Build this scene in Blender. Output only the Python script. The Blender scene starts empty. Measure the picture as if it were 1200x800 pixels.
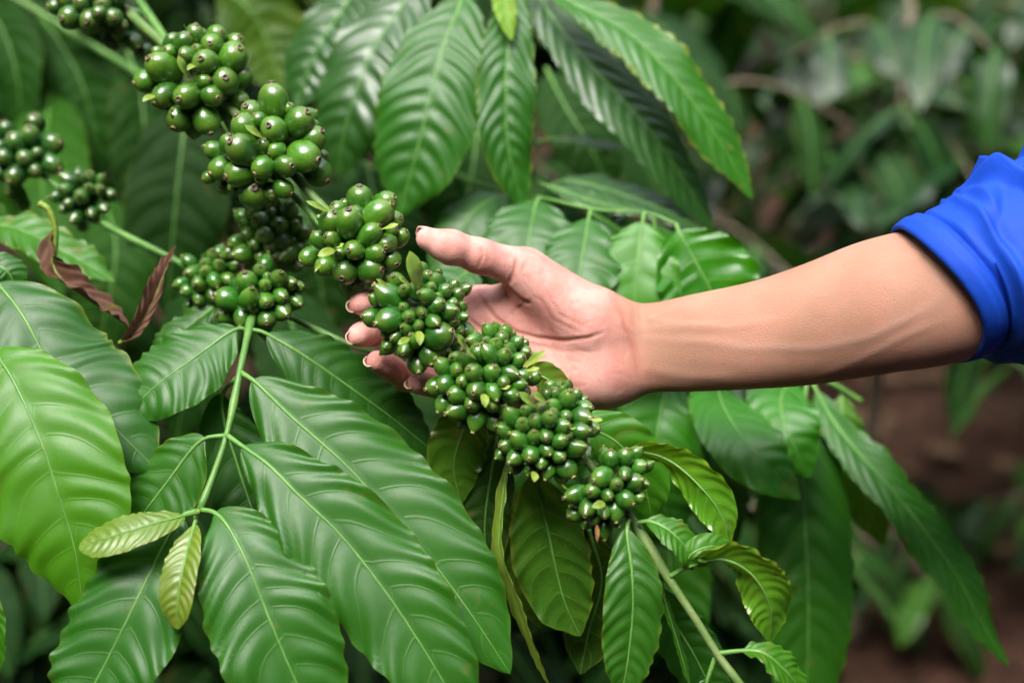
import bpy, math, random
import numpy as np
from mathutils import Vector, Matrix

random.seed(7)
rng = np.random.default_rng(7)
SC = bpy.context.scene
COL = SC.collection

# ------------------------------------------------------------------ camera
PITCH = math.radians(20)
CAM = Vector((0, 0, 1.38))
cd = bpy.data.cameras.new('camera')
cam = bpy.data.objects.new('camera', cd)
COL.objects.link(cam)
cam.location = CAM
cam.rotation_euler = (math.pi / 2 - PITCH, 0, 0)
cd.lens = 50
cd.sensor_width = 36
cd.clip_start = 0.02
cd.clip_end = 600
cd.dof.use_dof = True
cd.dof.focus_distance = 0.885
cd.dof.aperture_fstop = 2.8
SC.camera = cam

# ------------------------------------------------------------------ light
SUN_EL, SUN_AZ = math.radians(60), math.radians(205)     # azimuth clockwise from +Y
w = bpy.data.worlds.new('World')
SC.world = w
w.use_nodes = True
wn = w.node_tree.nodes
wl = w.node_tree.links
sky = wn.new('ShaderNodeTexSky')
sky.sky_type = 'NISHITA'
sky.sun_disc = False
sky.sun_elevation = SUN_EL
sky.sun_rotation = SUN_AZ
sky.dust_density = 4.0
sky.air_density = 1.0
hs = wn.new('ShaderNodeHueSaturation')
hs.inputs['Saturation'].default_value = 0.35
wl.new(sky.outputs[0], hs.inputs['Color'])
wl.new(hs.outputs[0], wn['Background'].inputs['Color'])
wn['Background'].inputs['Strength'].default_value = 0.15
sd = bpy.data.lights.new('sun', 'SUN')
sd.energy = 1.0
sd.angle = math.radians(28)
sd.color = (1.0, 0.965, 0.91)
sun = bpy.data.objects.new('sun', sd)
COL.objects.link(sun)
sdir = Vector((math.sin(SUN_AZ) * math.cos(SUN_EL), math.cos(SUN_AZ) * math.cos(SUN_EL), math.sin(SUN_EL)))
sun.rotation_euler = sdir.to_track_quat('Z', 'Y').to_euler()
sun.location = (-3, -3, 8)
SC.view_settings.view_transform = 'Standard'
SC.view_settings.look = 'None'
SC.view_settings.gamma = 1
SC.view_settings.exposure = 2.05
SC.cycles.use_denoising = True
SC.cycles.max_bounces = 8
SC.cycles.transmission_bounces = 6

# ------------------------------------------------------------------ helpers
R_ = np.array([1.0, 0, 0])
F_ = np.array([0, math.cos(PITCH), -math.sin(PITCH)])
U_ = np.array([0, math.sin(PITCH), math.cos(PITCH)])
C_ = np.array(CAM)
K = 36 / 50 / 1200          # metres per photo pixel per metre of distance


def P(u, v, d):
    return C_ + d * (F_ + (u - 600) * K * R_ - (v - 400) * K * U_)


def D(x, y, z):              # direction: right, up, towards the viewer
    a = x * R_ + y * U_ - z * F_
    return a / np.linalg.norm(a)


WL = {}                      # world location of every object (no rotation on parents)


def link(o, loc, parent=None):
    COL.objects.link(o)
    loc = np.array(loc, float)
    WL[o.name] = loc
    if parent is not None:
        o.parent = parent
        loc = loc - WL[parent.name]
    o.location = loc
    return o


def thing(name, label, cat, loc, group=None):
    o = bpy.data.objects.new(name, None)
    o.empty_display_size = 0.05
    link(o, loc)
    o['label'] = label
    o['category'] = cat
    if group:
        o['group'] = group
    return o


def mesh(name, verts, faces, mat, smooth=True, attrs=None):
    me = bpy.data.meshes.new(name)
    verts = np.asarray(verts, dtype=np.float32)
    if isinstance(faces, np.ndarray):
        n, k = faces.shape
        me.vertices.add(len(verts))
        me.vertices.foreach_set('co', verts.ravel())
        me.loops.add(n * k)
        me.loops.foreach_set('vertex_index', faces.astype(np.int32).ravel())
        me.polygons.add(n)
        me.polygons.foreach_set('loop_start', np.arange(0, n * k, k, dtype=np.int32))
        me.polygons.foreach_set('loop_total', np.full(n, k, dtype=np.int32))
        me.update(calc_edges=True)
    else:
        me.from_pydata(verts.tolist(), [], faces)
    me.polygons.foreach_set('use_smooth', [smooth] * len(me.polygons))
    for m in (mat if isinstance(mat, (list, tuple)) else [mat]):
        me.materials.append(m)
    for k, a in (attrs or {}).items():
        a = np.asarray(a, dtype=np.float32)
        if a.ndim == 1:
            at = me.attributes.new(k, 'FLOAT', 'POINT')
            at.data.foreach_set('value', a)
        else:
            at = me.attributes.new(k, 'FLOAT_VECTOR', 'POINT')
            at.data.foreach_set('vector', a.ravel())
    me.update()
    return me


def obj(name, me, loc, parent=None, color=None):
    o = bpy.data.objects.new(name, me)
    link(o, loc, parent)
    if color:
        o.color = color
    return o


def grid_faces(n, m, wrap=False):
    i = np.arange(n - 1)[:, None]
    j = np.arange(m if wrap else m - 1)[None, :]
    j2 = (j + 1) % m
    f = np.stack([i * m + j, i * m + j2, (i + 1) * m + j2, (i + 1) * m + j], -1)
    return f.reshape(-1, 4)


def spline(pts, n):
    """Catmull-Rom through pts, resampled evenly to n points."""
    p = np.array(pts, float)
    if len(p) == 2:
        q = p[0] + (p[1] - p[0]) * np.linspace(0, 1, n)[:, None]
        return q
    e = np.vstack([2 * p[0] - p[1], p, 2 * p[-1] - p[-2]])
    out = []
    for i in range(len(p) - 1):
        a, b, c, d = e[i:i + 4]
        t = np.linspace(0, 1, 24, endpoint=False)[:, None]
        out.append(0.5 * (2 * b + (c - a) * t + (2 * a - 5 * b + 4 * c - d) * t ** 2 + (3 * b - a - 3 * c + d) * t ** 3))
    q = np.vstack(out + [p[-1:]])
    L = np.r_[0, np.cumsum(np.linalg.norm(np.diff(q[:, :3], axis=0), axis=1))]
    s = np.linspace(0, L[-1], n)
    return np.stack([np.interp(s, L, q[:, k]) for k in range(q.shape[1])], 1)


def nrm(a):
    return a / np.maximum(np.linalg.norm(a, axis=-1, keepdims=True), 1e-9)


def tube_geo(c, r, k=10, cap=True):
    c = np.asarray(c, float)
    n = len(c)
    r = np.broadcast_to(np.asarray(r, float), (n,))
    t = nrm(np.gradient(c, axis=0))
    ref = np.array([0.31, 0.52, 0.79])
    a = nrm(np.cross(t, ref))
    b = np.cross(t, a)
    th = np.linspace(0, 2 * np.pi, k, endpoint=False)
    v = c[:, None] + r[:, None, None] * (np.cos(th)[None, :, None] * a[:, None] + np.sin(th)[None, :, None] * b[:, None])
    f = grid_faces(n, k, True).tolist()
    v = v.reshape(-1, 3)
    if cap:
        f.append(list(range(k))[::-1])
        f.append([(n - 1) * k + i for i in range(k)])
    return v, f


# ------------------------------------------------------------------ materials
def mat(name):
    m = bpy.data.materials.new(name)
    m.use_nodes = True
    nt = m.node_tree
    return m, nt, nt.nodes, nt.links, nt.nodes['Principled BSDF']


def mth(nt, op, a, b=None, c=None):
    n = nt.nodes.new('ShaderNodeMath')
    n.operation = op
    for i, x in enumerate((a, b, c)):
        if x is None:
            continue
        if isinstance(x, (int, float)):
            n.inputs[i].default_value = x
        else:
            nt.links.new(x, n.inputs[i])
    return n.outputs[0]


def sstep(nt, x, lo, hi):
    n = nt.nodes.new('ShaderNodeMapRange')
    n.interpolation_type = 'SMOOTHSTEP'
    nt.links.new(x, n.inputs[0])
    n.inputs[1].default_value = lo
    n.inputs[2].default_value = hi
    return n.outputs[0]


def mixc(nt, fac, a, b, mode='MIX'):
    n = nt.nodes.new('ShaderNodeMix')
    n.data_type = 'RGBA'
    n.blend_type = mode
    for i, x in ((0, fac), (6, a), (7, b)):
        if isinstance(x, (int, float)):
            n.inputs[i].default_value = x
        elif isinstance(x, tuple):
            n.inputs[i].default_value = x if len(x) == 4 else (*x, 1)
        else:
            nt.links.new(x, n.inputs[i])
    return n.outputs[2]


def noise(nt, vec, scale, detail=3, rough=0.5):
    n = nt.nodes.new('ShaderNodeTexNoise')
    n.inputs['Scale'].default_value = scale
    n.inputs['Detail'].default_value = detail
    n.inputs['Roughness'].default_value = rough
    if vec is not None:
        nt.links.new(vec, n.inputs['Vector'])
    return n.outputs[0]


def bump(nt, h, strength, dist, normal=None):
    n = nt.nodes.new('ShaderNodeBump')
    n.inputs['Strength'].default_value = strength
    n.inputs['Distance'].default_value = dist
    nt.links.new(h, n.inputs['Height'])
    if normal is not None:
        nt.links.new(normal, n.inputs['Normal'])
    return n.outputs[0]


def leaf_material(name, rough=0.33, withered=False, spec=0.3):
    m, nt, N, L, bs = mat(name)
    at = N.new('ShaderNodeAttribute')
    at.attribute_name = 'leafuv'
    sp = N.new('ShaderNodeSeparateXYZ')
    L.new(at.outputs['Vector'], sp.inputs[0])
    phi, s, t = sp.outputs
    oi = N.new('ShaderNodeObjectInfo')
    tc = N.new('ShaderNodeTexCoord')
    geo = N.new('ShaderNodeNewGeometry')
    base = oi.outputs['Color']
    ab = mth(nt, 'ABSOLUTE', s)
    # lateral veins: narrow lines at whole phi, thinner towards the margin
    fr = mth(nt, 'PINGPONG', phi, 0.5)
    wid = mth(nt, 'MULTIPLY_ADD', ab, -0.035, 0.062)
    vv = mth(nt, 'DIVIDE', fr, wid)
    vein = mth(nt, 'SUBTRACT', 1.0, sstep(nt, vv, 0.25, 1.0))
    vein = mth(nt, 'MULTIPLY', vein, mth(nt, 'SUBTRACT', 1.0, sstep(nt, ab, 0.7, 0.98)))
    # fine net of tertiary veins
    vo = N.new('ShaderNodeTexVoronoi')
    vo.feature = 'DISTANCE_TO_EDGE'
    vo.inputs['Scale'].default_value = 230
    L.new(tc.outputs['Object'], vo.inputs['Vector'])
    net = mth(nt, 'SUBTRACT', 1.0, sstep(nt, vo.outputs['Distance'], 0.0, 0.09))
    n1 = noise(nt, tc.outputs['Object'], 26, 4)
    n2 = noise(nt, tc.outputs['Object'], 110, 4)
    # colour: pigment varies over the blade, veins paler
    dk = mixc(nt, 1.0, base, (0.55, 0.78, 0.40), 'MULTIPLY')
    lt = mixc(nt, 1.0, base, (1.05, 1.12, 0.62), 'MULTIPLY')
    c = mixc(nt, sstep(nt, n1, 0.3, 0.7), dk, lt)
    c = mixc(nt, mth(nt, 'MULTIPLY', net, 0.05), c, (0.20, 0.40, 0.06))
    c = mixc(nt, mth(nt, 'MULTIPLY', vein, 0.20), c, (0.20, 0.40, 0.07))
    # yellow margin (object alpha says how much) and small blemishes
    edge = sstep(nt, mth(nt, 'ADD', ab, mth(nt, 'MULTIPLY', mth(nt, 'SUBTRACT', n1, 0.5), 0.25)), 0.9, 1.01)
    c = mixc(nt, mth(nt, 'MULTIPLY', edge, oi.outputs['Alpha']), c, (0.45, 0.42, 0.05))
    blem = sstep(nt, noise(nt, tc.outputs['Object'], 55, 2), 0.67, 0.72)
    c = mixc(nt, mth(nt, 'MULTIPLY', blem, mth(nt, 'MULTIPLY_ADD', oi.outputs['Alpha'], 0.6, 0.35)), c, (0.20, 0.12, 0.035))
    if withered:
        n3 = noise(nt, tc.outputs['Object'], 38, 3)
        c = mixc(nt, sstep(nt, n3, 0.40, 0.5), (0.030, 0.015, 0.012), (0.115, 0.068, 0.055))
        c = mixc(nt, sstep(nt, n3, 0.60, 0.66), c, (0.22, 0.22, 0.03))
    # underside: paler, matt
    under = mixc(nt, 0.55, c, mixc(nt, 1.0, base, (2.2, 1.45, 1.0), 'MULTIPLY'))
    c = mixc(nt, geo.outputs['Backfacing'], c, under)
    L.new(c, bs.inputs['Base Color'])
    rg = mth(nt, 'MULTIPLY_ADD', n2, 0.16, rough - 0.08)
    rg = mth(nt, 'ADD', rg, mth(nt, 'MULTIPLY', geo.outputs['Backfacing'], 0.22))
    L.new(rg, bs.inputs['Roughness'])
    bs.inputs['Specular IOR Level'].default_value = 0.2 if withered else spec
    h = mth(nt, 'ADD', mth(nt, 'MULTIPLY', net, -0.07), mth(nt, 'MULTIPLY', vein, -0.45))
    h = mth(nt, 'ADD', h, mth(nt, 'MULTIPLY', n2, 0.25))
    nb = bump(nt, h, 0.4, 0.0006)
    L.new(nb, bs.inputs['Normal'])
    tr = N.new('ShaderNodeBsdfTranslucent')
    L.new(mixc(nt, 1.0, c, (1.2, 1.1, 1.0) if withered else (1.9, 1.5, 0.5), 'MULTIPLY'), tr.inputs['Color'])
    L.new(nb, tr.inputs['Normal'])
    ms = N.new('ShaderNodeMixShader')
    ms.inputs[0].default_value = 0.12 if withered else 0.33
    L.new(bs.outputs[0], ms.inputs[1])
    L.new(tr.outputs[0], ms.inputs[2])
    L.new(ms.outputs[0], N['Material Output'].inputs['Surface'])
    return m


M_LEAF = leaf_material('leaf_blade', 0.25, False, 0.62)
M_GLOSS = leaf_material('leaf_blade_glossy', 0.2, False, 0.95)
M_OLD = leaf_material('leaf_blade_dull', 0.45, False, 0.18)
M_DRY = leaf_material('withered_blade', 0.6, True)


def simple(name, c1, c2, scale, rough, bumpd=0.0005, bscale=None, spec=0.4, sss=0):
    m, nt, N, L, bs = mat(name)
    tc = N.new('ShaderNodeTexCoord')
    n1 = noise(nt, tc.outputs['Object'], scale, 5, 0.6)
    L.new(mixc(nt, sstep(nt, n1, 0.32, 0.68), c1, c2), bs.inputs['Base Color'])
    bs.inputs['Roughness'].default_value = rough
    bs.inputs['Specular IOR Level'].default_value = spec
    n2 = noise(nt, tc.outputs['Object'], bscale or scale * 4, 5, 0.65)
    L.new(bump(nt, n2, 0.6, bumpd), bs.inputs['Normal'])
    if sss:
        bs.inputs['Subsurface Weight'].default_value = sss
        bs.inputs['Subsurface Radius'].default_value = (0.6, 1, 0.3)
        bs.inputs['Subsurface Scale'].default_value = 0.002
    return m


M_RIB = simple('leaf_midrib', (0.085, 0.22, 0.04), (0.14, 0.30, 0.065), 60, 0.4)
M_STEM = simple('green_stem', (0.085, 0.17, 0.035), (0.17, 0.235, 0.075), 45, 0.5, 0.0008, 300)
M_SHOOT = simple('young_green_stem', (0.07, 0.19, 0.035), (0.13, 0.27, 0.055), 40, 0.42, 0.0005, 260)
M_BARK = simple('coffee_bark', (0.11, 0.085, 0.06), (0.22, 0.18, 0.13), 30, 0.85, 0.004, 70, 0.2)
M_BRACT = simple('bract', (0.10, 0.20, 0.025), (0.24, 0.31, 0.045), 70, 0.45)
M_CORE = simple('cluster_core', (0.05, 0.10, 0.025), (0.10, 0.11, 0.04), 120, 0.6)
M_NAIL = simple('finger_nail', (0.58, 0.40, 0.30), (0.64, 0.46, 0.35), 90, 0.3, 0.0001, None, 0.5)


def berry_material():
    m, nt, N, L, bs = mat('coffee_berry')
    oi = N.new('ShaderNodeObjectInfo')
    tc = N.new('ShaderNodeTexCoord')
    at = N.new('ShaderNodeAttribute')
    at.attribute_name = 'tip'
    tip = at.outputs['Fac']
    # streaks that run from the crown down the skin
    mp = N.new('ShaderNodeMapping')
    mp.inputs['Scale'].default_value = (3.2, 3.2, 0.5)
    L.new(tc.outputs['Object'], mp.inputs[0])
    vadd = N.new('ShaderNodeVectorMath')
    vadd.operation = 'ADD'
    L.new(mp.outputs[0], vadd.inputs[0])
    cb = N.new('ShaderNodeCombineXYZ')
    L.new(mth(nt, 'MULTIPLY', oi.outputs['Random'], 37.0), cb.inputs[2])
    L.new(cb.outputs[0], vadd.inputs[1])
    st = noise(nt, vadd.outputs[0], 2.2, 3, 0.55)
    base = oi.outputs['Color']
    c = mixc(nt, sstep(nt, st, 0.38, 0.66), mixc(nt, 1.0, base, (0.85, 0.88, 0.85), 'MULTIPLY'),
             mixc(nt, 1.0, base, (1.3, 1.15, 1.1), 'MULTIPLY'))
    sp = N.new('ShaderNodeSeparateXYZ')
    L.new(tc.outputs['Object'], sp.inputs[0])
    up = sstep(nt, sp.outputs[2], 0.45, 1.2)
    c = mixc(nt, mth(nt, 'MULTIPLY', up, 0.28), c, (0.20, 0.27, 0.04))
    ring = mixc(nt, oi.outputs['Alpha'], (0.30, 0.26, 0.06), (0.10, 0.045, 0.03))
    c = mixc(nt, sstep(nt, tip, 0.25, 0.75), c, ring)
    at2 = N.new('ShaderNodeAttribute')
    at2.attribute_name = 'pit'
    c = mixc(nt, at2.outputs['Fac'], c, (0.035, 0.02, 0.012))
    # corky scars on a few fruits
    sc = sstep(nt, noise(nt, vadd.outputs[0], 1.3, 2), 0.70, 0.78)
    c = mixc(nt, mth(nt, 'MULTIPLY', sc, 0.5), c, (0.20, 0.13, 0.06))
    L.new(c, bs.inputs['Base Color'])
    L.new(mth(nt, 'MULTIPLY_ADD', sstep(nt, tip, 0.2, 0.7), 0.35, 0.28), bs.inputs['Roughness'])
    bs.inputs['Specular IOR Level'].default_value = 0.9
    bs.inputs['Subsurface Weight'].default_value = 0.12
    bs.inputs['Subsurface Radius'].default_value = (0.5, 1, 0.2)
    bs.inputs['Subsurface Scale'].default_value = 0.002
    n2 = noise(nt, vadd.outputs[0], 9, 3)
    L.new(bump(nt, mth(nt, 'ADD', st, mth(nt, 'MULTIPLY', n2, 0.4)), 0.05, 0.002), bs.inputs['Normal'])
    return m


M_BERRY = berry_material()


def skin_material():
    m, nt, N, L, bs = mat('skin')
    tc = N.new('ShaderNodeTexCoord')
    def A(n):
        a = N.new('ShaderNodeAttribute')
        a.attribute_name = n
        return a.outputs['Fac']
    palm, crease, vein = A('palm'), A('crease'), A('vein')
    n1 = noise(nt, tc.outputs['Object'], 60, 5, 0.6)
    n3 = noise(nt, tc.outputs['Object'], 18, 3, 0.5)
    arm = mixc(nt, sstep(nt, n3, 0.3, 0.7), (0.345, 0.180, 0.120), (0.42, 0.225, 0.155))
    plm = mixc(nt, sstep(nt, n1, 0.35, 0.65), (0.58, 0.255, 0.215), (0.69, 0.36, 0.31))
    c = mixc(nt, palm, arm, plm)
    fk = sstep(nt, noise(nt, tc.outputs['Object'], 210, 2), 0.66, 0.74)
    c = mixc(nt, mth(nt, 'MULTIPLY', fk, 0.22), c, (0.30, 0.12, 0.07))
    mo = sstep(nt, noise(nt, tc.outputs['Object'], 33, 4, 0.7), 0.42, 0.68)
    c = mixc(nt, mth(nt, 'MULTIPLY', mo, 0.30), c, (0.55, 0.22, 0.16))
    c = mixc(nt, mth(nt, 'MULTIPLY', vein, 0.35), c, (0.36, 0.24, 0.20))
    c = mixc(nt, mth(nt, 'MULTIPLY', crease, 0.55), c, (0.40, 0.14, 0.09))
    L.new(c, bs.inputs['Base Color'])
    bs.inputs['Roughness'].default_value = 0.55
    bs.inputs['Specular IOR Level'].default_value = 0.22
    bs.inputs['Subsurface Weight'].default_value = 0.15
    bs.inputs['Subsurface Radius'].default_value = (1.0, 0.38, 0.2)
    bs.inputs['Subsurface Scale'].default_value = 0.004
    vo = N.new('ShaderNodeTexVoronoi')
    vo.feature = 'DISTANCE_TO_EDGE'
    vo.inputs['Scale'].default_value = 700
    L.new(tc.outputs['Object'], vo.inputs['Vector'])
    h = mth(nt, 'ADD', mth(nt, 'MULTIPLY', n1, 0.9), mth(nt, 'MULTIPLY', sstep(nt, vo.outputs['Distance'], 0, 0.25), 0.35))
    L.new(bump(nt, h, 0.5, 0.0007), bs.inputs['Normal'])
    return m


M_SKIN = skin_material()


def cloth_material():
    m, nt, N, L, bs = mat('blue_cloth')
    tc = N.new('ShaderNodeTexCoord')
    n1 = noise(nt, tc.outputs['Object'], 14, 4)
    L.new(mixc(nt, n1, (0.0015, 0.042, 0.38), (0.003, 0.060, 0.47)), bs.inputs['Base Color'])
    bs.inputs['Roughness'].default_value = 0.7
    bs.inputs['Specular IOR Level'].default_value = 0.3
    n2 = noise(nt, tc.outputs['Object'], 70, 4)
    L.new(bump(nt, n2, 0.35, 0.002), bs.inputs['Normal'])
    return m


M_CLOTH = cloth_material()


def soil_material():
    m, nt, N, L, bs = mat('red_brown_soil')
    tc = N.new('ShaderNodeTexCoord')
    n1 = noise(nt, tc.outputs['Object'], 2.2, 6, 0.6)
    n2 = noise(nt, tc.outputs['Object'], 17, 6, 0.65)
    n3 = noise(nt, tc.outputs['Object'], 75, 5, 0.6)
    c = mixc(nt, sstep(nt, n2, 0.35, 0.65), (0.022, 0.010, 0.0065), (0.07, 0.033, 0.021))
    c = mixc(nt, mth(nt, 'MULTIPLY', sstep(nt, n1, 0.45, 0.65), 0.6), c, (0.075, 0.045, 0.028))
    c = mixc(nt, mth(nt, 'MULTIPLY', sstep(nt, n3, 0.60, 0.72), 0.5), c, (0.28, 0.17, 0.11))
    L.new(c, bs.inputs['Base Color'])
    bs.inputs['Roughness'].default_value = 0.95
    bs.inputs['Specular IOR Level'].default_value = 0.15
    L.new(bump(nt, mth(nt, 'ADD', n2, mth(nt, 'MULTIPLY', n3, 0.5)), 0.9, 0.03), bs.inputs['Normal'])
    return m


M_SOIL = soil_material()

# ------------------------------------------------------------------ ground
def make_ground():
    a = np.concatenate([-np.geomspace(160, 3.2, 22), np.linspace(-3, 3, 91), np.geomspace(3.2, 160, 22)])
    b = np.concatenate([-np.geomspace(160, 1.2, 18), np.linspace(-1, 6.5, 111), np.geomspace(6.8, 160, 20)])
    X, Y = np.meshgrid(a, b, indexing='ij')
    Z = 0.03 * np.sin(2.1 * X + 0.6 * np.sin(1.7 * Y)) * np.cos(1.9 * Y) + 0.018 * np.sin(6.3 * X + 2 * Y) * np.sin(5.1 * Y - X)
    near = (np.abs(X) < 3.1) & (Y < 6.6) & (Y > -1.1)
    Z = Z + np.where(near, rng.normal(0, 0.008, X.shape), 0)
    v = np.stack([X, Y, Z], -1).reshape(-1, 3)
    o = obj('ground', mesh('ground', v, grid_faces(len(a), len(b))[:, ::-1], M_SOIL), (0, 0, 0))
    o['kind'] = 'structure'
    return o


make_ground()

# ------------------------------------------------------------------ leaves
def outline(t, a=0.68, b=0.70):
    t = np.clip(t, 0, 1)
    pk = a / (a + b)
    wv = (t ** a) * ((1 - t) ** b) / ((pk ** a) * ((1 - pk) ** b))
    x = np.clip((t - 0.84) / 0.16, 0, 1)
    return wv * (1 - 0.42 * x * x * (3 - 2 * x) * (1 - x * 0.3)) + 0.004


def leaf_geo(c, hw, nh, nv=9, fold=0.22, droop=0.22, wave=0.06, quilt=0.05, n=72, m=25, a=0.68, b=0.70, seed=0, pf=0.06, base_off=None):
    """blade grid: c midrib samples incl. petiole (fraction pf), nh normals per sample"""
    rs = np.random.default_rng(seed)
    N0 = len(c)
    i0 = int(pf * (N0 - 1))
    tt = np.linspace(0, 1, N0 - i0)
    cc = c[i0:]
    T = nrm(np.gradient(c, axis=0))[i0:]
    B = nrm(np.cross(nh[i0:], T))
    Nn = np.cross(T, B)
    s = np.linspace(-1, 1, m)
    s = np.sign(s) * np.abs(s) ** 0.85
    S, Tt = np.meshgrid(s, tt)
    wd = hw * outline(Tt, a, b)
    A = np.abs(S)
    off = np.where(S > 0, 0.38, 0.0)
    ph = (Tt - (0.06 * A + 0.11 * A ** 2.3) * np.sqrt(outline(Tt, a, b))) * nv + off + 0.2
    jit = rs.uniform(0, 6.28, 4)
    sg = np.where(S > 0, 1.0, 0.0)
    ph = ph + .16 * np.sin(2 * np.pi * 2.1 * Tt + jit[0] + sg * jit[1]) + .10 * np.sin(2 * np.pi * 3.7 * Tt + jit[2] + sg * jit[3])
    g = np.abs(np.sin(np.pi * ph))
    qa = quilt * hw * np.clip(outline(Tt, a, b), 0, 1) * (np.sin(np.pi * np.clip(A, 0, 1) ** 0.7) * 0.9 + 0.1)
    p0, p1, p2 = rs.uniform(0, 6.28, 3)
    wv = wave * hw * A ** 2.6 * (np.sin(2 * np.pi * (ph - 0.25)) * 0.7 + 0.8 * np.sin(2 * np.pi * Tt * 2.3 + p0 + S) + 0.6 * np.sin(2 * np.pi * Tt * 4.1 + p1 + 2 * np.sign(S))) * np.clip(outline(Tt, a, b) * 1.6, 0, 1)
    # margin: shallow scallops at the veins
    wd2 = wd * (1 + 0.022 * np.cos(2 * np.pi * (ph - 0.5)) * A ** 6 + 0.015 * np.sin(2 * np.pi * 5.3 * Tt + p2) * A ** 4)
    x = S * wd2 * math.cos(fold)
    z = A * wd * math.sin(fold) - droop * S * S * wd + qa * (g ** 0.9 - 0.5) + wv
    V = cc[:, None] + x[..., None] * B[:, None] + z[..., None] * Nn[:, None]
    uv = np.stack([ph, S, Tt], -1).reshape(-1, 3)
    return V.reshape(-1, 3), grid_faces(len(tt), m), uv, Nn


LEAF_ID = [0]


def leaf(parent, pts, hw, n=(0.0, 0.25, 1.0), col=(0.03, 0.13, 0.028), edge=0.0, mt=None, pf=0.06, rib=0.0009, name='leaf', label=None, ribmat=None, res=72, **kw):
    LEAF_ID[0] += 1
    if mt is not M_DRY and col[0] < .37 * col[1]:
        col = (col[0] * .48, col[1] * .80, col[2] * .13)
    d_mean = sum(p[2] for p in pts) / len(pts)
    wp = [P(*p) for p in pts]
    c = spline(wp, res)
    ns = n if isinstance(n, list) else [n, n]
    nh = np.array([D(*a) for a in ns])
    tq = np.linspace(0, 1, res)
    nh = np.stack([np.interp(tq, np.linspace(0, 1, len(ns)), nh[:, k]) for k in range(3)], 1)
    V, Fc, uv, Nn = leaf_geo(c, hw * K * d_mean, nh, seed=LEAF_ID[0], pf=pf, n=res, **kw)
    o0 = c[0]
    o = obj(name, mesh(name, V - o0, Fc, mt or M_LEAF, attrs={'leafuv': uv}), o0, parent, (*col, edge))
    if label:
        o['label'] = label
    rr = np.interp(np.linspace(0, 1, res), [0, pf, pf + 0.25, 0.8, 1], [rib * 1.8, rib * 1.45, rib * 0.9, rib * 0.45, rib * 0.15])
    vr, fr = tube_geo(c - o0, rr, 8)
    obj('midrib', mesh('midrib', vr, fr, ribmat or M_RIB), o0, o)
    return o


def stem(parent, pts, r, name='stem', material=None, nodes=(), n=90, k=12):
    """pts (u,v,d); r radius in metres (start,end); nodes: fractions where it swells"""
    wp = [P(*p) for p in pts]
    c = spline(wp, n)
    t = np.linspace(0, 1, n)
    rr = np.interp(t, np.linspace(0, 1, len(r)), r)
    for q in nodes:
        rr = rr * (1 + 0.4 * np.exp(-((t - q) / 0.012) ** 2))
    rr = rr * (1 + 0.05 * np.sin(t * 60) + rng.normal(0, 0.012, n))
    v, f = tube_geo(c - c[0], rr, k)
    return obj(name, mesh(name, v, f, material or M_STEM), c[0], parent)


# ------------------------------------------------------------------ berries
def berry_mesh(name, prof, ang=20, lump=0.03, seed=0):
    rs = np.random.default_rng(seed)
    prof = np.array(prof)
    th = np.linspace(0, 2 * np.pi, ang, endpoint=False)
    p = rs.uniform(0, 6.28, 3)
    wob = 1 + lump * np.sin(2 * th + p[0]) + lump * 0.5 * np.sin(3 * th + p[1])
    r = prof[:, 0][:, None] * wob[None]
    v = np.stack([r * np.cos(th), r * np.sin(th), np.broadcast_to(prof[:, 1][:, None], r.shape)], -1).reshape(-1, 3)
    f = grid_faces(len(prof), ang, True)
    z = v[:, 2]
    zt = prof[:, 1].max()
    tip = np.clip((z - (zt - 0.2)) / 0.12, 0, 1)
    rad = np.hypot(v[:, 0], v[:, 1])
    pit = ((z > zt - 0.12) & (rad < 0.125)).astype(float)
    return mesh(name, v, f, M_BERRY, attrs={'tip': tip, 'pit': pit})


def prof(long=1.12, nip=0.12, shoulder=1.0):
    body = [(0.001, -1), (0.3, -0.96), (0.58, -0.82), (0.82, -0.58), (0.96, -0.26), (1.0, 0.06), (0.96, 0.34), (0.84 * shoulder, 0.6), (0.64 * shoulder, 0.8), (0.42 * shoulder, 0.93)]
    q = [(r, z * long) for r, z in body]
    z0 = 0.93 * long
    q += [(0.27, z0 + nip * 0.45), (0.205, z0 + nip * 0.8), (0.2, z0 + nip + 0.06), (0.22, z0 + nip + 0.10), (0.19, z0 + nip + 0.13), (0.12, z0 + nip + 0.12), (0.10, z0 + nip + 0.05), (0.001, z0 + nip + 0.04)]
    return q


BM = {'plump': [berry_mesh('berry_plump', prof(1.2, 0.05), seed=1), berry_mesh('berry_plump_b', prof(1.34, 0.08), seed=2, lump=0.05)],
      'long': [berry_mesh('berry_long', prof(1.3, 0.2, 0.95), seed=3), berry_mesh('berry_long_b', prof(1.42, 0.26, 0.9), seed=4, lump=0.045), berry_mesh('berry_long_c', prof(1.22, 0.15), seed=5)]}


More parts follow.
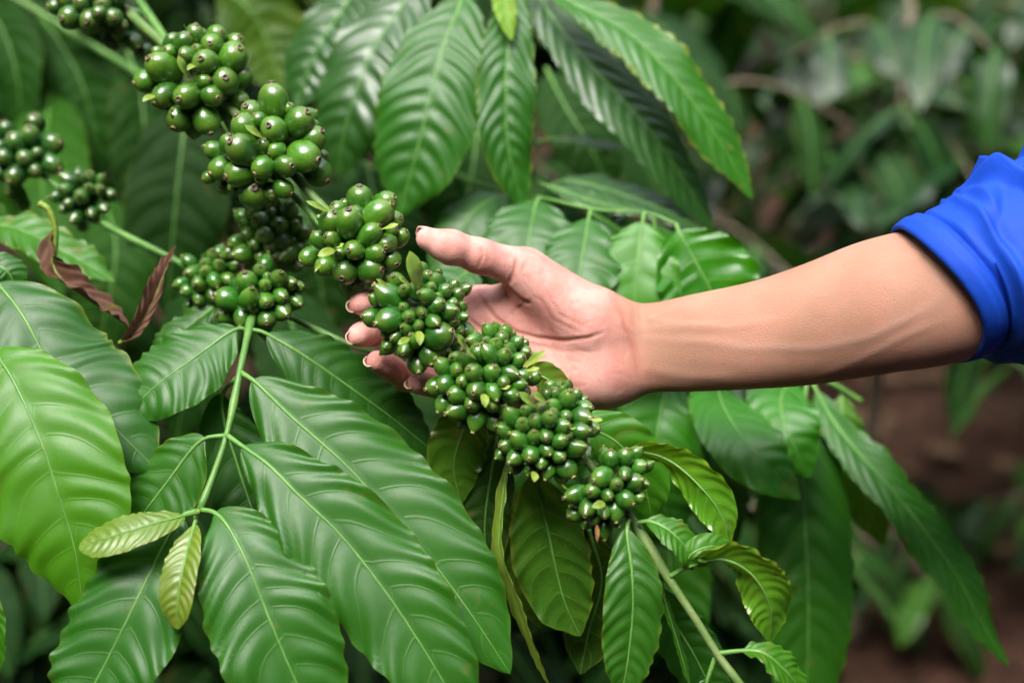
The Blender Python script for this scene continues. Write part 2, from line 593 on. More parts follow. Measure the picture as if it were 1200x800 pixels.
def cluster(parent, crop, ctr, Rpx, d, berries, kind, cols, tipdark, nback=14, bracts=()):
    """berries in enlarged-crop coordinates (x, y, half size[, tip x, tip y])"""
    x0, y0, s = crop
    base = P(ctr[0], ctr[1], d)
    pm = K * d
    # lumpy node that the fruits sit on
    ph = np.linspace(0.001, np.pi - 0.001, 14)
    th = np.linspace(0, 2 * np.pi, 20, endpoint=False)
    PH, TH = np.meshgrid(ph, th, indexing='ij')
    rr = Rpx * pm * 0.50 * (1 + 0.16 * np.sin(5 * TH + 3 * PH) * np.sin(4 * PH))
    v = np.stack([rr * np.sin(PH) * np.cos(TH), rr * np.sin(PH) * np.sin(TH), rr * np.cos(PH)], -1).reshape(-1, 3)
    cl = obj('berry_cluster', mesh('berry_cluster', v, grid_faces(14, 20, True), M_CORE), base, parent)
    items = []
    for b in berries:
        u, vv, r = x0 + b[0] / s, y0 + b[1] / s, b[2] / s
        rho = math.hypot(u - ctr[0], vv - ctr[1])
        R = max(Rpx * 0.86, 1)
        q = rho / R
        dep = -math.sqrt(max(0.0, 1 - q * q)) if q < 1 else min(0.35, (q - 1) * 0.8)
        nx, ny = (u - ctr[0]) / Rpx, -(vv - ctr[1]) / Rpx
        L = r * 1.12
        if len(b) > 3:
            tx, ty = (b[3] / s + x0 - u) / L, -(b[4] / s + y0 - vv) / L
        else:
            tx, ty = nx * 0.9 + random.uniform(-.15, .15), ny * 0.9 + random.uniform(-.15, .15)
        l2 = tx * tx + ty * ty
        if l2 > 0.9:
            f = math.sqrt(0.9 / l2)
            tx, ty = tx * f, ty * f
            l2 = 0.9
        tz = math.sqrt(1 - l2)
        items.append([u, vv, dep * R * pm * 0.8, r * pm, D(tx, ty, tz)])
    # push apart along depth where two fruits run into each other
    for it in range(30):
        for i in range(len(items)):
            for j in range(i):
                a, b = items[i], items[j]
                dx = math.hypot(a[0] - b[0], a[1] - b[1]) * pm
                need = (a[3] + b[3]) * 0.84
                if dx < need:
                    gap = math.sqrt(need * need - dx * dx)
                    cur = a[2] - b[2]
                    if abs(cur) < gap:
                        push = (gap - abs(cur)) * 0.25
                        sg = 1 if cur > 0 else -1
                        if cur == 0:
                            sg = 1
                        a[2] = min(a[2] + sg * push, R * pm * 0.6)
                        b[2] = b[2] - sg * push
    fruit = []
    for u, vv, dep, r, dr in items:
        fruit.append((P(u, vv, d + dep) , r, dr))
    rad = np.mean([f[1] for f in fruit])
    tries = 0
    nb = 0
    while nb < nback and tries < 600:
        tries += 1
        q = nrm(rng.normal(size=3))
        if np.dot(q, F_) < 0.15:
            continue
        pos = base + q * Rpx * pm * 0.78
        if all(np.linalg.norm(pos - f[0]) > 0.85 * (f[1] + rad) for f in fruit):
            fruit.append((pos, rad, q))
            nb += 1
    for pos, r, dr in fruit:
        me = random.choice(BM[kind])
        c = random.choice(cols)
        k = random.uniform(0.8, 1.2)
        b = obj('berry', me, pos, cl, (c[0] * k, c[1] * k, c[2] * k, min(1, max(0, tipdark + random.uniform(-.25, .25)))))
        qt = Vector(dr).to_track_quat('Z', 'Y')
        b.rotation_mode = 'QUATERNION'
        b.rotation_quaternion = qt @ Matrix.Rotation(random.uniform(0, 6.28), 3, 'Z').to_quaternion()
        k = (1.12 if kind == 'plump' else 1.04) * r
        b.scale = (k, k, k)
    for br in bracts:            # (x0,y0) base, (x1,y1) tip, half width, all in crop px
        bu, bv, tu, tv, bw = br[:5]
        fd = d - Rpx * pm * 0.9
        a, e = P(x0 + bu / s, y0 + bv / s, fd + 0.004), P(x0 + tu / s, y0 + tv / s, fd - 0.006)
        c = spline([a, a * 0.5 + e * 0.5 - 0.003 * F_, e], 16)
        V, Fc, uv, _ = leaf_geo(c, bw / s * pm, np.tile(D(0.3, 0.5, 0.8), (16, 1)), nv=5, fold=0.35, m=9, wave=0.03, quilt=0.02, pf=0, seed=int(bu))
        obj('bract', mesh('bract', V - a, Fc, br[5] if len(br) > 5 else M_BRACT, attrs={'leafuv': uv}), a, cl, (.1, .05, .03, .2))
    return cl


G1 = [(0.036, 0.135, 0.007), (0.048, 0.155, 0.009), (0.026, 0.11, 0.006)]
G2 = [(0.022, 0.12, 0.007), (0.032, 0.14, 0.009), (0.016, 0.095, 0.006)]
G3 = [(0.012, 0.07, 0.008), (0.018, 0.09, 0.01)]

DEEP = (0.016, 0.080, 0.022)
MID = (0.028, 0.125, 0.028)
FRESH = (0.052, 0.185, 0.020)
LIME = (0.105, 0.26, 0.02)
OLIVE = (0.066, 0.155, 0.022)
BLUE = (0.020, 0.085, 0.040)

# ================================================================== the fruiting branch
mb = thing('coffee_branch', 'thick fruiting coffee branch bearing dense green berry clusters resting in the open hand', 'branch', P(-160, -330, 1.25))
stem(mb, [(-160, -330, 1.25), (60, -90, 1.08), (135, -2, 1.03), (165, 28, 1.01), (195, 55, .995), (232, 95, .978), (275, 132, .962), (318, 175, .948), (365, 228, .932), (418, 285, .917), (455, 325, .907), (490, 370, .897), (530, 402, .89), (568, 440, .884), (615, 470, .88), (645, 505, .877), (690, 543, .874), (735, 600, .868), (745, 615, .868), (780, 672, .862), (815, 725, .858), (842, 768, .855), (870, 805, .85), (930, 890, .845)],
     [.0042, .0040, .0038, .0036, .0033, .0031, .0029, .0027, .0023], nodes=(.735, .79, .875), n=240)
stem(mb, [(200, 85, 1.0), (252, 122, .982), (285, 175, .966), (340, 225, .95), (400, 290, .93), (450, 342, .915), (480, 370, .905)], [.0022, .0022, .002], name='side_stem', material=M_SHOOT)
cluster(mb, (0, 0, 2.963), (112, 12), 55, 1.03, [(200, 25, 28), (250, 60, 38), (320, 72, 38), (290, 15, 30), (360, 20, 30), (395, 60, 30), (410, 110, 25), (460, 140, 30), (500, 175, 28), (480, 110, 28), (345, 45, 25), (420, 85, 22), (240, 5, 30), (330, -20, 32), (410, -10, 30)], 'plump', G3, 0.5, 6)
cluster(mb, (150, 20, 5.333), (228, 92), 68, .975, [(225, 325, 85, 172, 290), (380, 490, 75, 352, 518), (235, 488, 72, 197, 538), (125, 400, 68, 60, 418), (345, 160, 55, 385, 115), (415, 125, 55, 430, 75), (270, 160, 45, 300, 125), (268, 225, 45), (195, 228, 35, 172, 212), (378, 238, 48, 352, 243), (435, 210, 35), (490, 292, 75, 482, 285), (525, 170, 60, 528, 178), (550, 115, 55, 590, 105), (650, 258, 85, 702, 218), (665, 180, 60), (605, 405, 78, 625, 398), (715, 380, 58, 750, 345), (465, 405, 45, 503, 400), (518, 490, 65, 566, 512), (320, 625, 75, 300, 690), (483, 630, 75, 515, 705), (685, 525, 60), (460, 120, 40)], 'plump', G1, 0.6, 8,
        [(390, 390, 310, 240, 32), (165, 490, 90, 530, 22), (275, 640, 285, 555, 18), (370, 90, 350, 40, 16), (420, 300, 370, 335, 20)])
cluster(mb, (235, 95, 5.333), (315, 172), 72, .945, [(458, 140, 85, 452, 48), (340, 215, 75), (375, 250, 45, 343, 218), (285, 300, 78, 245, 235), (462, 308, 76, 445, 295), (612, 262, 82, 665, 215), (555, 180, 35, 560, 160), (705, 285, 35, 715, 265), (690, 375, 75, 747, 335), (640, 472, 88, 725, 495), (725, 560, 82, 785, 620), (755, 470, 40), (275, 438, 88, 225, 405), (175, 400, 55, 185, 352), (100, 440, 58, 48, 420), (140, 545, 72, 82, 580), (255, 575, 80, 182, 598), (400, 530, 62, 362, 572), (525, 530, 66, 568, 537), (392, 412, 45, 405, 385), (477, 432, 48, 440, 458), (335, 705, 90, 355, 685), (515, 670, 55, 565, 700), (445, 690, 50), (380, 600, 40), (210, 650, 35), (60, 600, 40), (160, 660, 45)], 'plump', G1, 0.75, 8,
        [(390, 355, 275, 275, 30)])
cluster(mb, (345, 210, 5.714), (418, 280), 60, .915, [(440, 145, 82, 440, 68), (600, 165, 70, 655, 135), (550, 245, 88, 625, 190), (365, 298, 80, 370, 235), (240, 290, 72, 268, 238), (300, 215, 58), (425, 240, 55, 383, 195), (340, 175, 35), (170, 260, 22), (500, 375, 68, 553, 325), (262, 400, 55, 228, 388), (165, 405, 50, 130, 355), (110, 515, 60, 62, 543), (620, 425, 62, 620, 452), (410, 475, 62, 383, 478), (530, 498, 60, 583, 488), (635, 525, 62, 675, 560), (705, 395, 55, 740, 360), (665, 275, 55), (640, 340, 45), (310, 495, 45), (225, 575, 68, 178, 597), (345, 610, 82, 332, 658), (500, 605, 80, 575, 608), (390, 720, 85, 398, 705)], 'plump', G1, 0.85, 8,
        [(270, 470, 155, 515, 34), (270, 470, 335, 430, 22), (570, 340, 700, 300, 24), (230, 215, 75, 145, 26), (180, 565, 135, 625, 12)])
cluster(mb, (420, 290, 5.333), (490, 372), 64, .888, [(205, 315, 82, 137, 262), (205, 450, 78, 135, 470), (240, 215, 55), (290, 275, 45), (362, 275, 48, 352, 230), (430, 305, 50, 397, 290), (450, 255, 40, 460, 245), (495, 215, 50, 468, 182), (430, 185, 40), (405, 135, 40, 385, 108), (498, 160, 28, 502, 150), (535, 275, 48, 565, 250), (500, 315, 35, 490, 300), (590, 245, 40), (655, 265, 45, 690, 250), (615, 300, 45, 640, 270), (485, 365, 52, 522, 342), (400, 408, 45, 402, 408), (318, 432, 46, 318, 430), (375, 485, 40, 385, 485), (305, 510, 42, 285, 498), (465, 458, 48, 490, 475), (548, 400, 58, 598, 392), (580, 350, 40), (645, 370, 38, 660, 352), (585, 460, 48, 595, 457), (645, 435, 38), (660, 515, 55, 710, 530), (495, 557, 85, 570, 528), (575, 575, 48, 600, 560), (350, 580, 48, 335, 552), (295, 628, 55), (245, 555, 45, 218, 568), (190, 605, 42, 170, 622), (445, 665, 68), (370, 715, 68), (505, 640, 45), (95, 440, 60, 45, 430), (120, 330, 45), (620, 510, 40), (180, 530, 40), (285, 375, 35)], 'long', G2, 0.3, 6,
        [(385, 255, 320, 20, 60), (190, 245, 110, 195, 20), (325, 235, 245, 175, 26), (385, 520, 385, 612, 30), (315, 565, 245, 605, 24)])
cluster(mb, (490, 370, 5.714), (568, 442), 66, .878, [(480, 110, 50, 455, 72), (515, 85, 40, 508, 55), (585, 115, 48, 580, 72), (560, 160, 48, 560, 118), (625, 130, 30), (385, 168, 55, 345, 165), (465, 175, 40, 450, 162), (518, 200, 48, 520, 168), (610, 235, 48, 597, 193), (655, 185, 48, 688, 152), (710, 190, 32), (705, 240, 48, 735, 240), (665, 300, 52, 697, 275), (572, 275, 55, 590, 240), (478, 262, 58, 447, 210), (410, 262, 70, 395, 205), (335, 290, 65, 310, 240), (255, 285, 48), (175, 350, 62, 138, 305), (262, 362, 52, 267, 362), (378, 382, 62, 348, 355), (490, 382, 58, 507, 342), (602, 382, 62, 650, 390), (690, 395, 58, 738, 410), (770, 415, 52, 800, 385), (130, 470, 65, 70, 485), (195, 455, 65, 138, 475), (303, 435, 48, 288, 440), (268, 527, 62, 218, 517), (392, 492, 68, 378, 508), (502, 500, 58, 520, 545), (570, 440, 45), (675, 460, 45, 715, 455), (185, 580, 65, 145, 630), (280, 630, 72, 218, 645), (370, 582, 60, 350, 595), (495, 600, 48, 498, 605), (565, 605, 58, 600, 620), (610, 535, 60, 660, 530), (700, 505, 50), (395, 685, 62, 375, 750), (500, 700, 60, 525, 745), (315, 705, 50, 288, 738), (430, 720, 40), (740, 270, 30)], 'long', G2, 0.2, 6,
        [(330, 235, 265, 120, 34), (385, 285, 330, 215, 30), (700, 340, 857, 232, 34), (700, 365, 815, 350, 24), (545, 490, 620, 470, 24), (445, 520, 450, 615, 32)])
cluster(mb, (570, 430, 5.714), (642, 507), 62, .872, [(435, 130, 42, 408, 110), (540, 130, 38, 552, 100), (460, 185, 50, 445, 150), (510, 155, 28), (545, 220, 62, 555, 170), (595, 190, 42), (405, 185, 35), (455, 260, 48, 425, 238), (645, 225, 35), (645, 275, 58, 690, 270), (625, 338, 68, 678, 338), (530, 330, 45, 537, 327), (365, 285, 52), (270, 300, 45, 250, 275), (335, 365, 55, 313, 330), (250, 390, 55, 240, 360), (420, 350, 55, 423, 315), (455, 320, 45, 440, 290), (172, 335, 65, 140, 280), (500, 400, 55, 540, 385), (402, 458, 52, 398, 470), (490, 495, 52, 525, 478), (322, 470, 50, 318, 435), (228, 488, 62, 180, 455), (130, 425, 60, 85, 400), (140, 525, 55, 100, 522), (205, 597, 60, 165, 625), (300, 580, 60, 287, 605), (400, 548, 48, 420, 575), (480, 588, 52, 507, 600), (585, 540, 68, 640, 530), (620, 430, 62, 675, 425), (695, 410, 60, 740, 410), (370, 630, 50), (530, 665, 72, 573, 720), (420, 680, 52, 400, 728), (295, 680, 45, 278, 715), (200, 660, 50), (110, 575, 45), (620, 610, 50, 650, 610), (545, 460, 38), (640, 490, 35), (500, 720, 50)], 'long', G2, 0.2, 6,
        [(330, 260, 215, 165, 40), (405, 240, 300, 165, 32), (680, 345, 780, 355, 24), (550, 410, 600, 405, 22), (325, 700, 320, 770, 30)])
cluster(mb, (650, 510, 6.15), (713, 572), 48, .866, [(403, 175, 62, 403, 115), (505, 163, 60, 515, 105), (583, 132, 48), (600, 228, 60, 645, 210), (665, 225, 40), (345, 300, 75, 285, 315), (507, 275, 52, 500, 290), (443, 352, 55, 447, 340), (560, 340, 70, 615, 320), (625, 345, 45), (505, 455, 68, 555, 485), (600, 450, 48, 630, 435), (378, 425, 48, 395, 440), (278, 395, 60), (160, 422, 70), (240, 520, 70, 222, 550), (155, 562, 62, 105, 575), (435, 530, 70, 440, 600), (360, 655, 62, 360, 720), (355, 545, 50), (285, 600, 50, 265, 620), (230, 630, 40), (440, 610, 45)], 'long', G2, 0.35, 5,
        [(360, 480, 265, 515, 34), (305, 640, 305, 770, 18, M_DRY), (95, 385, 50, 355, 14)])
# leaves on its lower end
leaf(mb, [(737, 608, .862), (735, 626, .856), (741, 676, .85), (741, 725, .85), (733, 790, .853), (724, 820, .856)], 37, (0.15, 0.2, 1), (0.035, 0.135, 0.035), 0.35, nv=10, fold=0.25, quilt=0.07, wave=.07, pf=.07)
leaf(mb, [(700, 545, .90), (745, 530, .89), (785, 540, .88), (825, 575, .872), (848, 610, .872), (854, 642, .878)], 30, [(0.2, 1, -0.55), (-0.1, .9, -0.8), (-.5, .3, -.9)], LIME, 0.2, nv=10, fold=0.35, quilt=0.09, wave=.08, pf=.15)
leaf(mb, [(748, 612, .862), (763, 611, .858), (785, 622, .853), (806, 645, .853), (812, 668, .858)], 23, (0.4, .55, .8), (0.05, 0.17, .03), 0.25, nv=9, fold=.3, quilt=.07, wave=.08, pf=.1)
leaf(mb, [(785, 675, .86), (806, 664, .855), (845, 655, .845), (880, 672, .842), (902, 710, .846), (903, 752, .856)], 36, [(.1, .9, -.4), (.2, .8, -.55), (-.3, .35, -.9)], (0.10, .24, .024), 0.3, nv=12, fold=0.45, quilt=.09, wave=.10, pf=.16)
leaf(mb, [(802, 664, .856), (812, 648, .85), (835, 640, .852), (862, 648, .86)], 17, (-.1, .3, 1), (0.07, 0.20, .03), 0.1, nv=7, fold=.2, pf=.02)
leaf(mb, [(842, 765, .855), (872, 762, .85), (895, 765, .846), (920, 785, .848), (945, 815, .855)], 22, [(.2, .9, .5), (-.2, .6, .8)], (0.06, .19, .025), 0.3, nv=9, fold=.35, wave=.12, pf=.22)
leaf(mb, [(775, 670, .868), (778, 700, .875), (793, 750, .88), (812, 815, .885)], 14, (.93, .1, .35), FRESH, 0.2, nv=9, fold=.3, pf=.06)
leaf(mb, [(770, 680, .90), (785, 720, .91), (815, 770, .915), (850, 840, .92)], 34, (-.2, .35, 1), (0.02, .10, .025), 0, nv=9, pf=.06)
leaf(mb, [(838, 770, .858), (828, 800, .86), (815, 850, .865)], 16, (.3, .2, 1), MID, pf=.3)
# hanging leaves under the clusters, undersides showing
leaf(mb, [(625, 545, .90), (632, 575, .905), (645, 635, .91), (660, 700, .915), (680, 745, .92)], 47, (0.25, 0.1, -1), OLIVE, 0.25, nv=8, fold=-.05, pf=.05)
leaf(mb, [(597, 525, .90), (590, 580, .895), (586, 640, .89), (602, 692, .89), (625, 755, .892), (648, 812, .895)], 20, (-.95, .0, .42), (0.10, .20, .03), .2, nv=11, fold=.45, wave=.06, pf=.04)
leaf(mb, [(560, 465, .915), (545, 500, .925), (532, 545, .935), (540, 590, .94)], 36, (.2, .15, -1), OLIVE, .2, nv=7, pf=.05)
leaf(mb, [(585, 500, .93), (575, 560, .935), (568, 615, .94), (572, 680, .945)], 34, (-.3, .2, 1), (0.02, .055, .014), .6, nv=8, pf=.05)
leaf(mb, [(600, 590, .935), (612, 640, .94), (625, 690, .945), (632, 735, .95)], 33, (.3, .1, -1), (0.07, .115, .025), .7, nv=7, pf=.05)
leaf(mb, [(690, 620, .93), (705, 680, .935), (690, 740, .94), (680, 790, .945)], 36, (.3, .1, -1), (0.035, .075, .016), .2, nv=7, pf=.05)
leaf(mb, [(612, 440, .915), (632, 440, .908), (650, 452, .902), (660, 475, .9)], 20, (.1, .2, -1), (0.08, .16, .03), .1, nv=6, pf=.05)
leaf(mb, [(668, 525, .91), (690, 505, .905), (725, 520, .91), (752, 560, .92), (765, 610, .93)], 38, (-.25, .3, 1), FRESH, .1, nv=8, pf=.05)

# ================================================================== thin branch behind it
sb = thing('coffee_branch', 'thin coffee branch with small dark berry clusters passing behind the withered leaf', 'branch', P(-170, 80, 1.14))
stem(sb, [(-170, 80, 1.14), (-20, 165, 1.09), (50, 205, 1.075), (115, 258, 1.055), (200, 302, 1.03), (245, 327, 1.015), (300, 352, .995), (345, 374, .98), (420, 407, .965), (500, 430, .97)], [.0030, .0027, .0025, .0022, .002], material=M_SHOOT, nodes=(.3, .42, .66), n=120)
cluster(sb, (0, 120, 5.336), (28, 185), 44, 1.08, [(220, 135, 58, 230, 95), (190, 215, 58), (45, 175, 48), (105, 250, 58), (40, 345, 55), (160, 350, 52), (235, 315, 35), (315, 262, 62, 375, 260), (315, 380, 58, 368, 410), (105, 450, 60, 85, 490), (220, 425, 45), (80, 520, 48), (10, 440, 45), (10, 280, 40), (-40, 350, 50), (-40, 230, 50)], 'plump', G3, 0.55, 6)
cluster(sb, (0, 120, 5.336), (97, 230), 36, 1.06, [(450, 495, 55, 405, 465), (510, 480, 35), (560, 475, 45), (630, 490, 40), (415, 550, 45), (510, 590, 48), (560, 545, 40), (620, 555, 45), (680, 580, 45, 712, 578), (440, 630, 40), (400, 665, 30), (360, 590, 38), (485, 715, 48), (570, 685, 42), (640, 655, 42), (515, 770, 35)], 'long', G3, 0.75, 6)
cluster(sb, (180, 240, 5.0), (245, 325), 40, 1.01, [(165, 460, 38), (205, 500, 42), (215, 590, 40), (275, 540, 45), (345, 520, 45), (240, 400, 48), (275, 460, 48), (310, 395, 40), (355, 440, 42, 375, 475), (425, 440, 48), (345, 310, 45), (410, 310, 42), (310, 350, 40), (385, 365, 45), (465, 360, 42), (440, 300, 40), (470, 310, 30)], 'long', G2, 0.5, 6)
leaf(sb, [(262, 350, 1.0), (240, 368, .995), (205, 395, .99), (170, 428, .99)], 24, (-.3, .5, .8), (0.03, .12, .03), .2, nv=8, fold=.3, wave=.10, pf=.06)
leaf(sb, [(-30, 262, 1.06), (20, 268, 1.05), (75, 295, 1.04), (135, 330, 1.04)], 30, (.2, .6, .75), FRESH, .7, nv=8, wave=.12, pf=.04)
leaf(sb, [(-20, 175, 1.1), (10, 220, 1.09), (28, 260, 1.09), (38, 300, 1.09)], 20, (-.6, .2, .8), (.04, .13, .03), .4, nv=8, wave=.12, pf=.04)

# ================================================================== leafy shoot
sh = thing('leafy_shoot', 'leafy coffee shoot with paired broad leaves and two small yellowish leaves at its tip', 'branch', P(60, -150, 1.25))
stem(sh, [(60, -150, 1.25), (205, 62, 1.09), (268, 150, 1.05), (312, 222, 1.02), (320, 285, .985), (302, 345, .955), (292, 385, .93), (282, 432, .91), (266, 508, .892), (248, 562, .882), (234, 597, .874)], [.0036, .0033, .003, .0029, .0027, .0023, .0018], material=M_SHOOT, nodes=(.755, .815, .9, .99), n=130)
stem(sh, [(233, 597, .874), (229, 606, .868), (228, 614, .864)], [.0016, .0009], name='shoot_tip', material=M_BRACT, n=14)
cluster(sh, (180, 240, 5.0), (316, 275), 50, .995, [(580, 55, 42), (630, 100, 55), (540, 120, 38), (490, 220, 48, 455, 240), (565, 170, 45), (655, 180, 52), (735, 125, 55), (690, 60, 40), (790, 40, 55), (835, 90, 40), (870, 165, 48), (820, 125, 40), (745, 215, 55, 700, 230), (540, 285, 58, 490, 295), (715, 290, 42), (790, 285, 52, 760, 310), (845, 250, 48), (825, 345, 48, 865, 360), (630, 300, 40), (650, 20, 40), (730, 20, 40), (600, 230, 40), (680, 240, 40), (450, 280, 40), (860, 310, 38)], 'long', G1, 0.8, 8)
cluster(sh, (180, 240, 5.0), (302, 347), 48, .955, [(548, 460, 65, 545, 410), (445, 555, 72, 378, 530), (562, 550, 58, 580, 510), (655, 470, 38), (665, 425, 30), (655, 560, 52), (730, 440, 55), (790, 465, 48), (840, 485, 40), (740, 535, 48), (825, 560, 52, 860, 580), (745, 620, 58, 780, 640), (530, 650, 58, 520, 700), (440, 650, 60, 395, 640), (665, 665, 58), (625, 390, 45), (590, 600, 40)], 'long', G2, 0.6, 6)
SH = (0.030, 0.135, 0.036)
leaf(sh, [(290, 386, .93), (272, 388, .925), (224, 422, .915), (185, 450, .91), (145, 488, .91)], 50, (-.15, .45, 1), SH, 0.1, nv=9, fold=.12, quilt=.038, pf=.08)
leaf(sh, [(294, 386, .93), (312, 391, .93), (355, 416, .93), (405, 450, .935), (460, 490, .945), (512, 532, .955)], 46, (.15, .5, 1), (0.022, .105, .03), 0, nv=10, fold=.1, quilt=.038, pf=.08)
leaf(sh, [(282, 436, .908), (302, 450, .90), (340, 487, .893), (400, 540, .886), (451, 594, .88), (501, 651, .874), (552, 719, .87), (598, 789, .87)], 74, (-.04, .40, 1), SH, 0.12, nv=10, fold=.20, quilt=.026, wave=.085, pf=.055, rib=.0010)
leaf(sh, [(266, 510, .89), (286, 524, .882), (315, 545, .873), (350, 580, .866), (400, 628, .86), (451, 692, .853), (494, 756, .848), (530, 815, .845), (566, 868, .843)], 67, (-.06, .38, 1), SH, 0.12, nv=10, fold=.22, quilt=.026, wave=.10, pf=.06, rib=.0010)
leaf(sh, [(236, 597, .873), (252, 601, .868), (268, 618, .86), (290, 660, .85), (317, 728, .842), (348, 800, .838), (392, 885, .836)], 74, (.1, .35, 1), (0.03, .14, .038), 0.12, nv=10, fold=.23, quilt=.026, wave=.085, pf=.06, rib=.0010)
leaf(sh, [(231, 598, .873), (210, 609, .868), (178, 667, .858), (154, 716, .85), (115, 793, .845), (65, 880, .842)], 70, (-.1, .35, 1), (0.026, .13, .040), 0.1, nv=10, fold=.22, quilt=.026, wave=.085, pf=.06, rib=.0010)
leaf(sh, [(264, 510, .892), (240, 514, .892), (222, 530, .892), (196, 565, .892), (171, 597, .893), (140, 640, .895)], 44, (-.15, .3, 1), (0.032, .135, .03), 0.3, nv=8, fold=.1, quilt=.038, pf=.14)
leaf(sh, [(280, 440, .912), (262, 460, .925), (262, 490, .93), (280, 550, .932), (298, 605, .932), (318, 670, .935)], 44, (-.05, .3, 1), (0.015, .075, .022), 0, nv=8, pf=.16)
leaf(sh, [(231, 601, .866), (212, 605, .856), (175, 615, .846), (135, 627, .843), (92, 641, .846)], 25, (-.1, .7, .85), (0.09, .20, .02), .5, a=.6, b=.42, nv=11, fold=.14, quilt=.08, wave=.03, pf=.13, rib=.0008, name='young_leaf', label='small yellowish young leaf tinged bronze at its end', mt=M_GLOSS)
leaf(sh, [(229, 610, .862), (223, 632, .852), (213, 672, .840), (208, 708, .836), (207, 737, .838)], 27, (-.35, .45, .9), (0.10, .20, .025), .4, a=.62, b=.5, nv=11, fold=.42, quilt=.09, wave=.03, pf=.05, rib=.0008, name='young_leaf', label='small pale folded young leaf hanging at the tip', mt=M_GLOSS)

# ================================================================== broad leaves at the left
bl = thing('coffee_branch', 'coffee branch with two very broad bright green leaves beside the withered leaf', 'branch', P(-60, 180, .97))
stem(bl, [(-60, 180, .97), (-28, 290, .94), (-16, 335, .925), (-14, 420, .90), (-25, 560, .885), (-30, 700, .88)], [.003, .0028, .0024], material=M_SHOOT)
leaf(bl, [(-18, 320, .93), (2, 338, .922), (28, 372, .912), (60, 429, .904), (95, 464, .9), (135, 502, .898), (186, 552, .9)], 74, (.2, .42, 1), (0.022, .115, .028), .55, nv=9, fold=.10, quilt=.038, wave=.05, pf=.08, rib=.0010)
leaf(bl, [(-18, 400, .905), (2, 424, .893), (22, 458, .883), (49, 520, .872), (70, 585, .868), (88, 645, .868), (98, 720, .875)], 84, (-.1, .45, 1), (0.085, .24, .030), .12, nv=9, fold=.12, droop=.22, quilt=.038, wave=.05, pf=.07, rib=.0010)
leaf(bl, [(-30, 660, .885), (-18, 690, .88), (-8, 730, .88), (-2, 790, .885)], 20, (-.5, .3, .9), FRESH, .2, nv=8)
leaf(bl, [(-22, 320, .935), (-5, 312, .935), (10, 320, .935), (22, 345, .94)], 22, (.2, .5, .9), MID, .2, nv=6)

# ================================================================== withered leaf
wlf = thing('withered_leaf', 'withered curled brown coffee leaf on a bent yellowish stalk', 'dead leaf', P(46, 238, .96))
stem(wlf, [(46, 238, .95), (57, 246, .95), (65, 268, .952), (65, 292, .955), (61, 312, .958)], [.0024, .0019, .0017, .0015], name='stalk', material=M_BRACT, n=40)
leaf(wlf, [(66, 262, .955), (62, 300, .958), (68, 322, .955), (95, 345, .955), (125, 365, .96), (152, 384, .965)], 24, [(-.75, .2, .6), (.2, .8, .5), (.5, .7, .3)], (.06, .042, .032), .3, mt=M_DRY, nv=8, fold=.9, wave=.16, quilt=.14, pf=.02, ribmat=M_BRACT, name='blade')
leaf(wlf, [(140, 402, .96), (160, 385, .955), (178, 355, .95), (192, 322, .95), (206, 288, .955)], 20, [(.5, .1, .85), (-.4, .2, .9)], (.08, .058, .05), .3, mt=M_DRY, nv=8, fold=1.05, wave=.14, quilt=.16, pf=.02, ribmat=M_BRACT, name='blade')

# ================================================================== upper hanging leaves
ub = thing('coffee_branch', 'coffee branch with long corrugated leaves hanging above the thumb', 'branch', P(300, -160, 1.35))
stem(ub, [(300, -160, 1.35), (420, -40, 1.2), (540, -22, 1.14), (640, -28, 1.13), (760, -60, 1.16)], [.004, .0034, .003])
leaf(ub, [(542, -20, 1.135), (539, 7, 1.12), (521, 51, 1.105), (503, 118, 1.095), (489, 175, 1.095), (468, 253, 1.105)], 62, (-.05, .45, 1), (.026, .125, .034), .1, nv=12, fold=.14, quilt=.08, wave=.06, pf=.06, a=.7, b=.62, rib=.0011)
leaf(ub, [(610, -25, 1.12), (598, 25, 1.10), (595, 60, 1.09), (593, 110, 1.085), (596, 175, 1.085), (615, 250, 1.095)], 35, (.1, .4, 1), (.022, .12, .022), .5, nv=13, fold=.2, quilt=.12, wave=.12, pf=.06)
leaf(ub, [(490, -40, 1.17), (472, 5, 1.155), (436, 60, 1.14), (414, 118, 1.135), (402, 160, 1.14), (396, 206, 1.15)], 54, (-.1, .65, .9), BLUE, .05, nv=10, fold=.1, quilt=.08, wave=.06, pf=.06, mt=M_GLOSS, a=.6, b=.55)
leaf(ub, [(435, -40, 1.22), (405, 5, 1.205), (370, 60, 1.19), (345, 130, 1.19)], 46, (-.15, .75, .8), BLUE, .05, nv=10, fold=.1, quilt=.12, wave=.06, pf=.06, mt=M_GLOSS)
leaf(ub, [(622, -30, 1.16), (645, 18, 1.145), (700, 85, 1.13), (770, 165, 1.125), (838, 272, 1.135)], 44, (.12, .75, .8), BLUE, .05, nv=15, fold=.14, quilt=.11, wave=.06, pf=.05, mt=M_GLOSS)
leaf(ub, [(640, -30, 1.13), (665, 0, 1.115), (735, 38, 1.10), (790, 92, 1.09), (838, 158, 1.09), (882, 234, 1.10)], 37, (.1, .55, .9), (.034, .15, .026), .75, nv=15, fold=.2, quilt=.08, wave=.13, pf=.05)
leaf(ub, [(590, -40, 1.12), (590, -10, 1.10), (593, 20, 1.085), (600, 48, 1.08)], 16, (.4, .3, .9), LIME, .3, nv=6)

